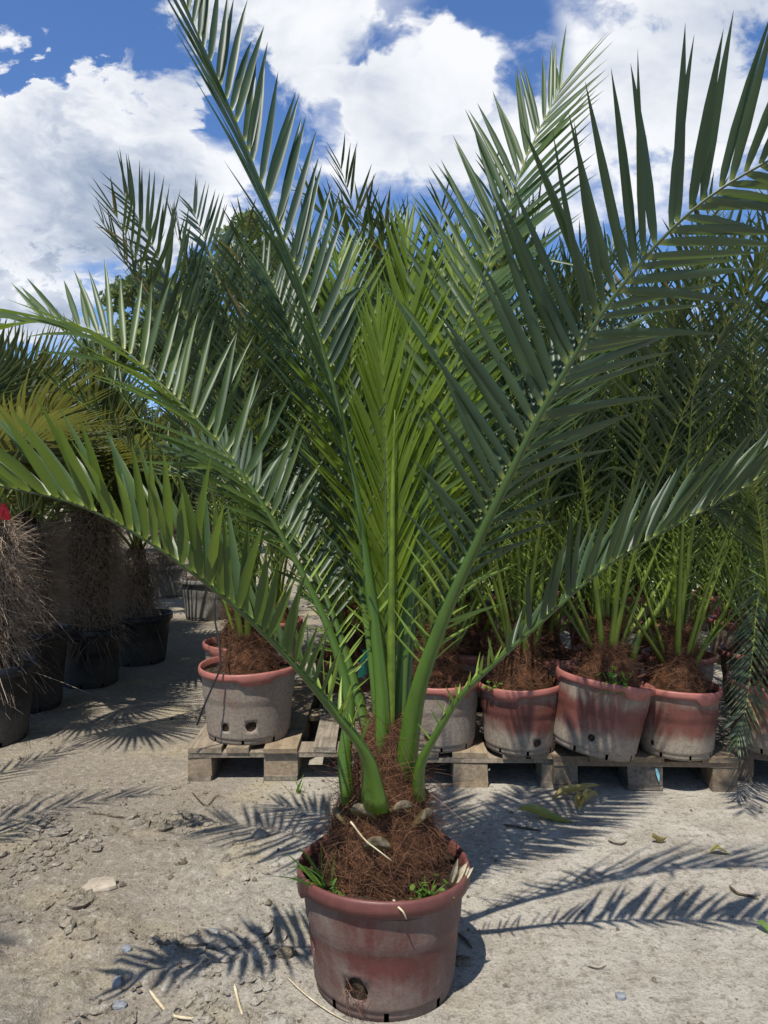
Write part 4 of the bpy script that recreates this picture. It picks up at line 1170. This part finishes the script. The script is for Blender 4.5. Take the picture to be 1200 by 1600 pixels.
# pale torn scrap on the right rim
mb = MB()
for k in range(5):
    V, F = leaflet(np.array((k * .006 - .012, 0, 0)), np.array((.25 + k * .12, -.1, 1.)), np.array((rnd(-1, 1), -1, .1)), rnd(.05, .08), .016, .1, .6); mb.add(V, F, .5)
g0 = P(712, 1350, 1.90)
so = mb.build('dry_leaf_scrap', M['straw'], None); so.location = (g0[0], g0[1], .275)
tag(so, 'pale torn leaf scrap stuck at the right rim of the big pot', 'leaf')

# drip tube
path = [P(308, 1133, 3.24), P(318, 1105, 3.245), P(334, 1068, 3.25), P(344, 1042, 3.26), P(342, 1000, 3.29), P(336, 970, 3.31), P(335, 930, 3.33)]
p, _ = curve(path, 30); V, F = tube(p, .0042, 8)
br, _ = curve([P(318, 1105, 3.245), P(305, 1112, 3.22), P(287, 1120, 3.21)], 8); V2, F2 = tube(br, .0022, 6)
mb = MB(); mb.add(V, F); mb.add(V2, F2)
V, F, T = mb.get()
to = obj('drip_tube', V - path[0], F, M['tubeblack'], None); to.location = path[0]
tag(to, 'thin black drip tube hanging over the rim of the mud-coated pot', 'tube')

def ribbon(u, v, Z, s, label, mat='red', nm='ribbon', drop=.09):
    mb = MB()
    for k in range(3):
        a = k * 1.9
        pts, _ = curve([(0, 0, 0), (math.cos(a) * .02 * s, math.sin(a) * .015, -drop * .4 * s), (math.cos(a) * .030 * s, math.sin(a) * .02, -drop * s)], 7)
        wv = np.array((.011 * s, .004, 0))
        V = np.concatenate([[q - wv, q + wv] for q in pts]); mb.add(V, [(2 * i, 2 * i + 1, 2 * i + 3, 2 * i + 2) for i in range(6)])
    V, F = tube(np.array([(-.012 * s, 0, .004), (0, -.006, .008), (.014 * s, 0, .002)]), .008 * s, 6); mb.add(V, F)
    o = mb.build(nm, M[mat], None); o.location = P(u, v, Z)
    return tag(o, label, 'ribbon' if mat == 'red' else 'tag')
ribbon(100, 672, 4.7, 1.0, 'red ribbon tied high on a fan palm stalk')
ribbon(6, 790, 3.58, .75, 'red ribbon tied at the trunk top of the palm in the dusty black pot')
ribbon(161, 868, 5.5, 1.0, 'red ribbon low between the hairy trunks', drop=.14)
ribbon(572, 1020, 2.6, .8, 'dark green plastic tag hanging behind the big palm stalks', 'greentag', 'plant_tag', .10)
g0 = P(1013, 1206, 3.27)
mb = MB()
pts = np.array([(0, 0, .022), (.006, -.004, 0), (.011, -.003, -.030)])
V = np.concatenate([[q - (.007 * k, 0, 0), q + (.007 * k, 0, 0)] for q, k in zip(pts, (.5, 1, .2))])
mb.add(V, [(0, 1, 3, 2), (2, 3, 5, 4)])
bo = mb.build('plastic_scrap', M['blue'], None); bo.location = (g0[0], pr2[1] - .004, .075)
tag(bo, 'light blue plastic scrap stuck on the middle block of the dark pallet', 'scrap')
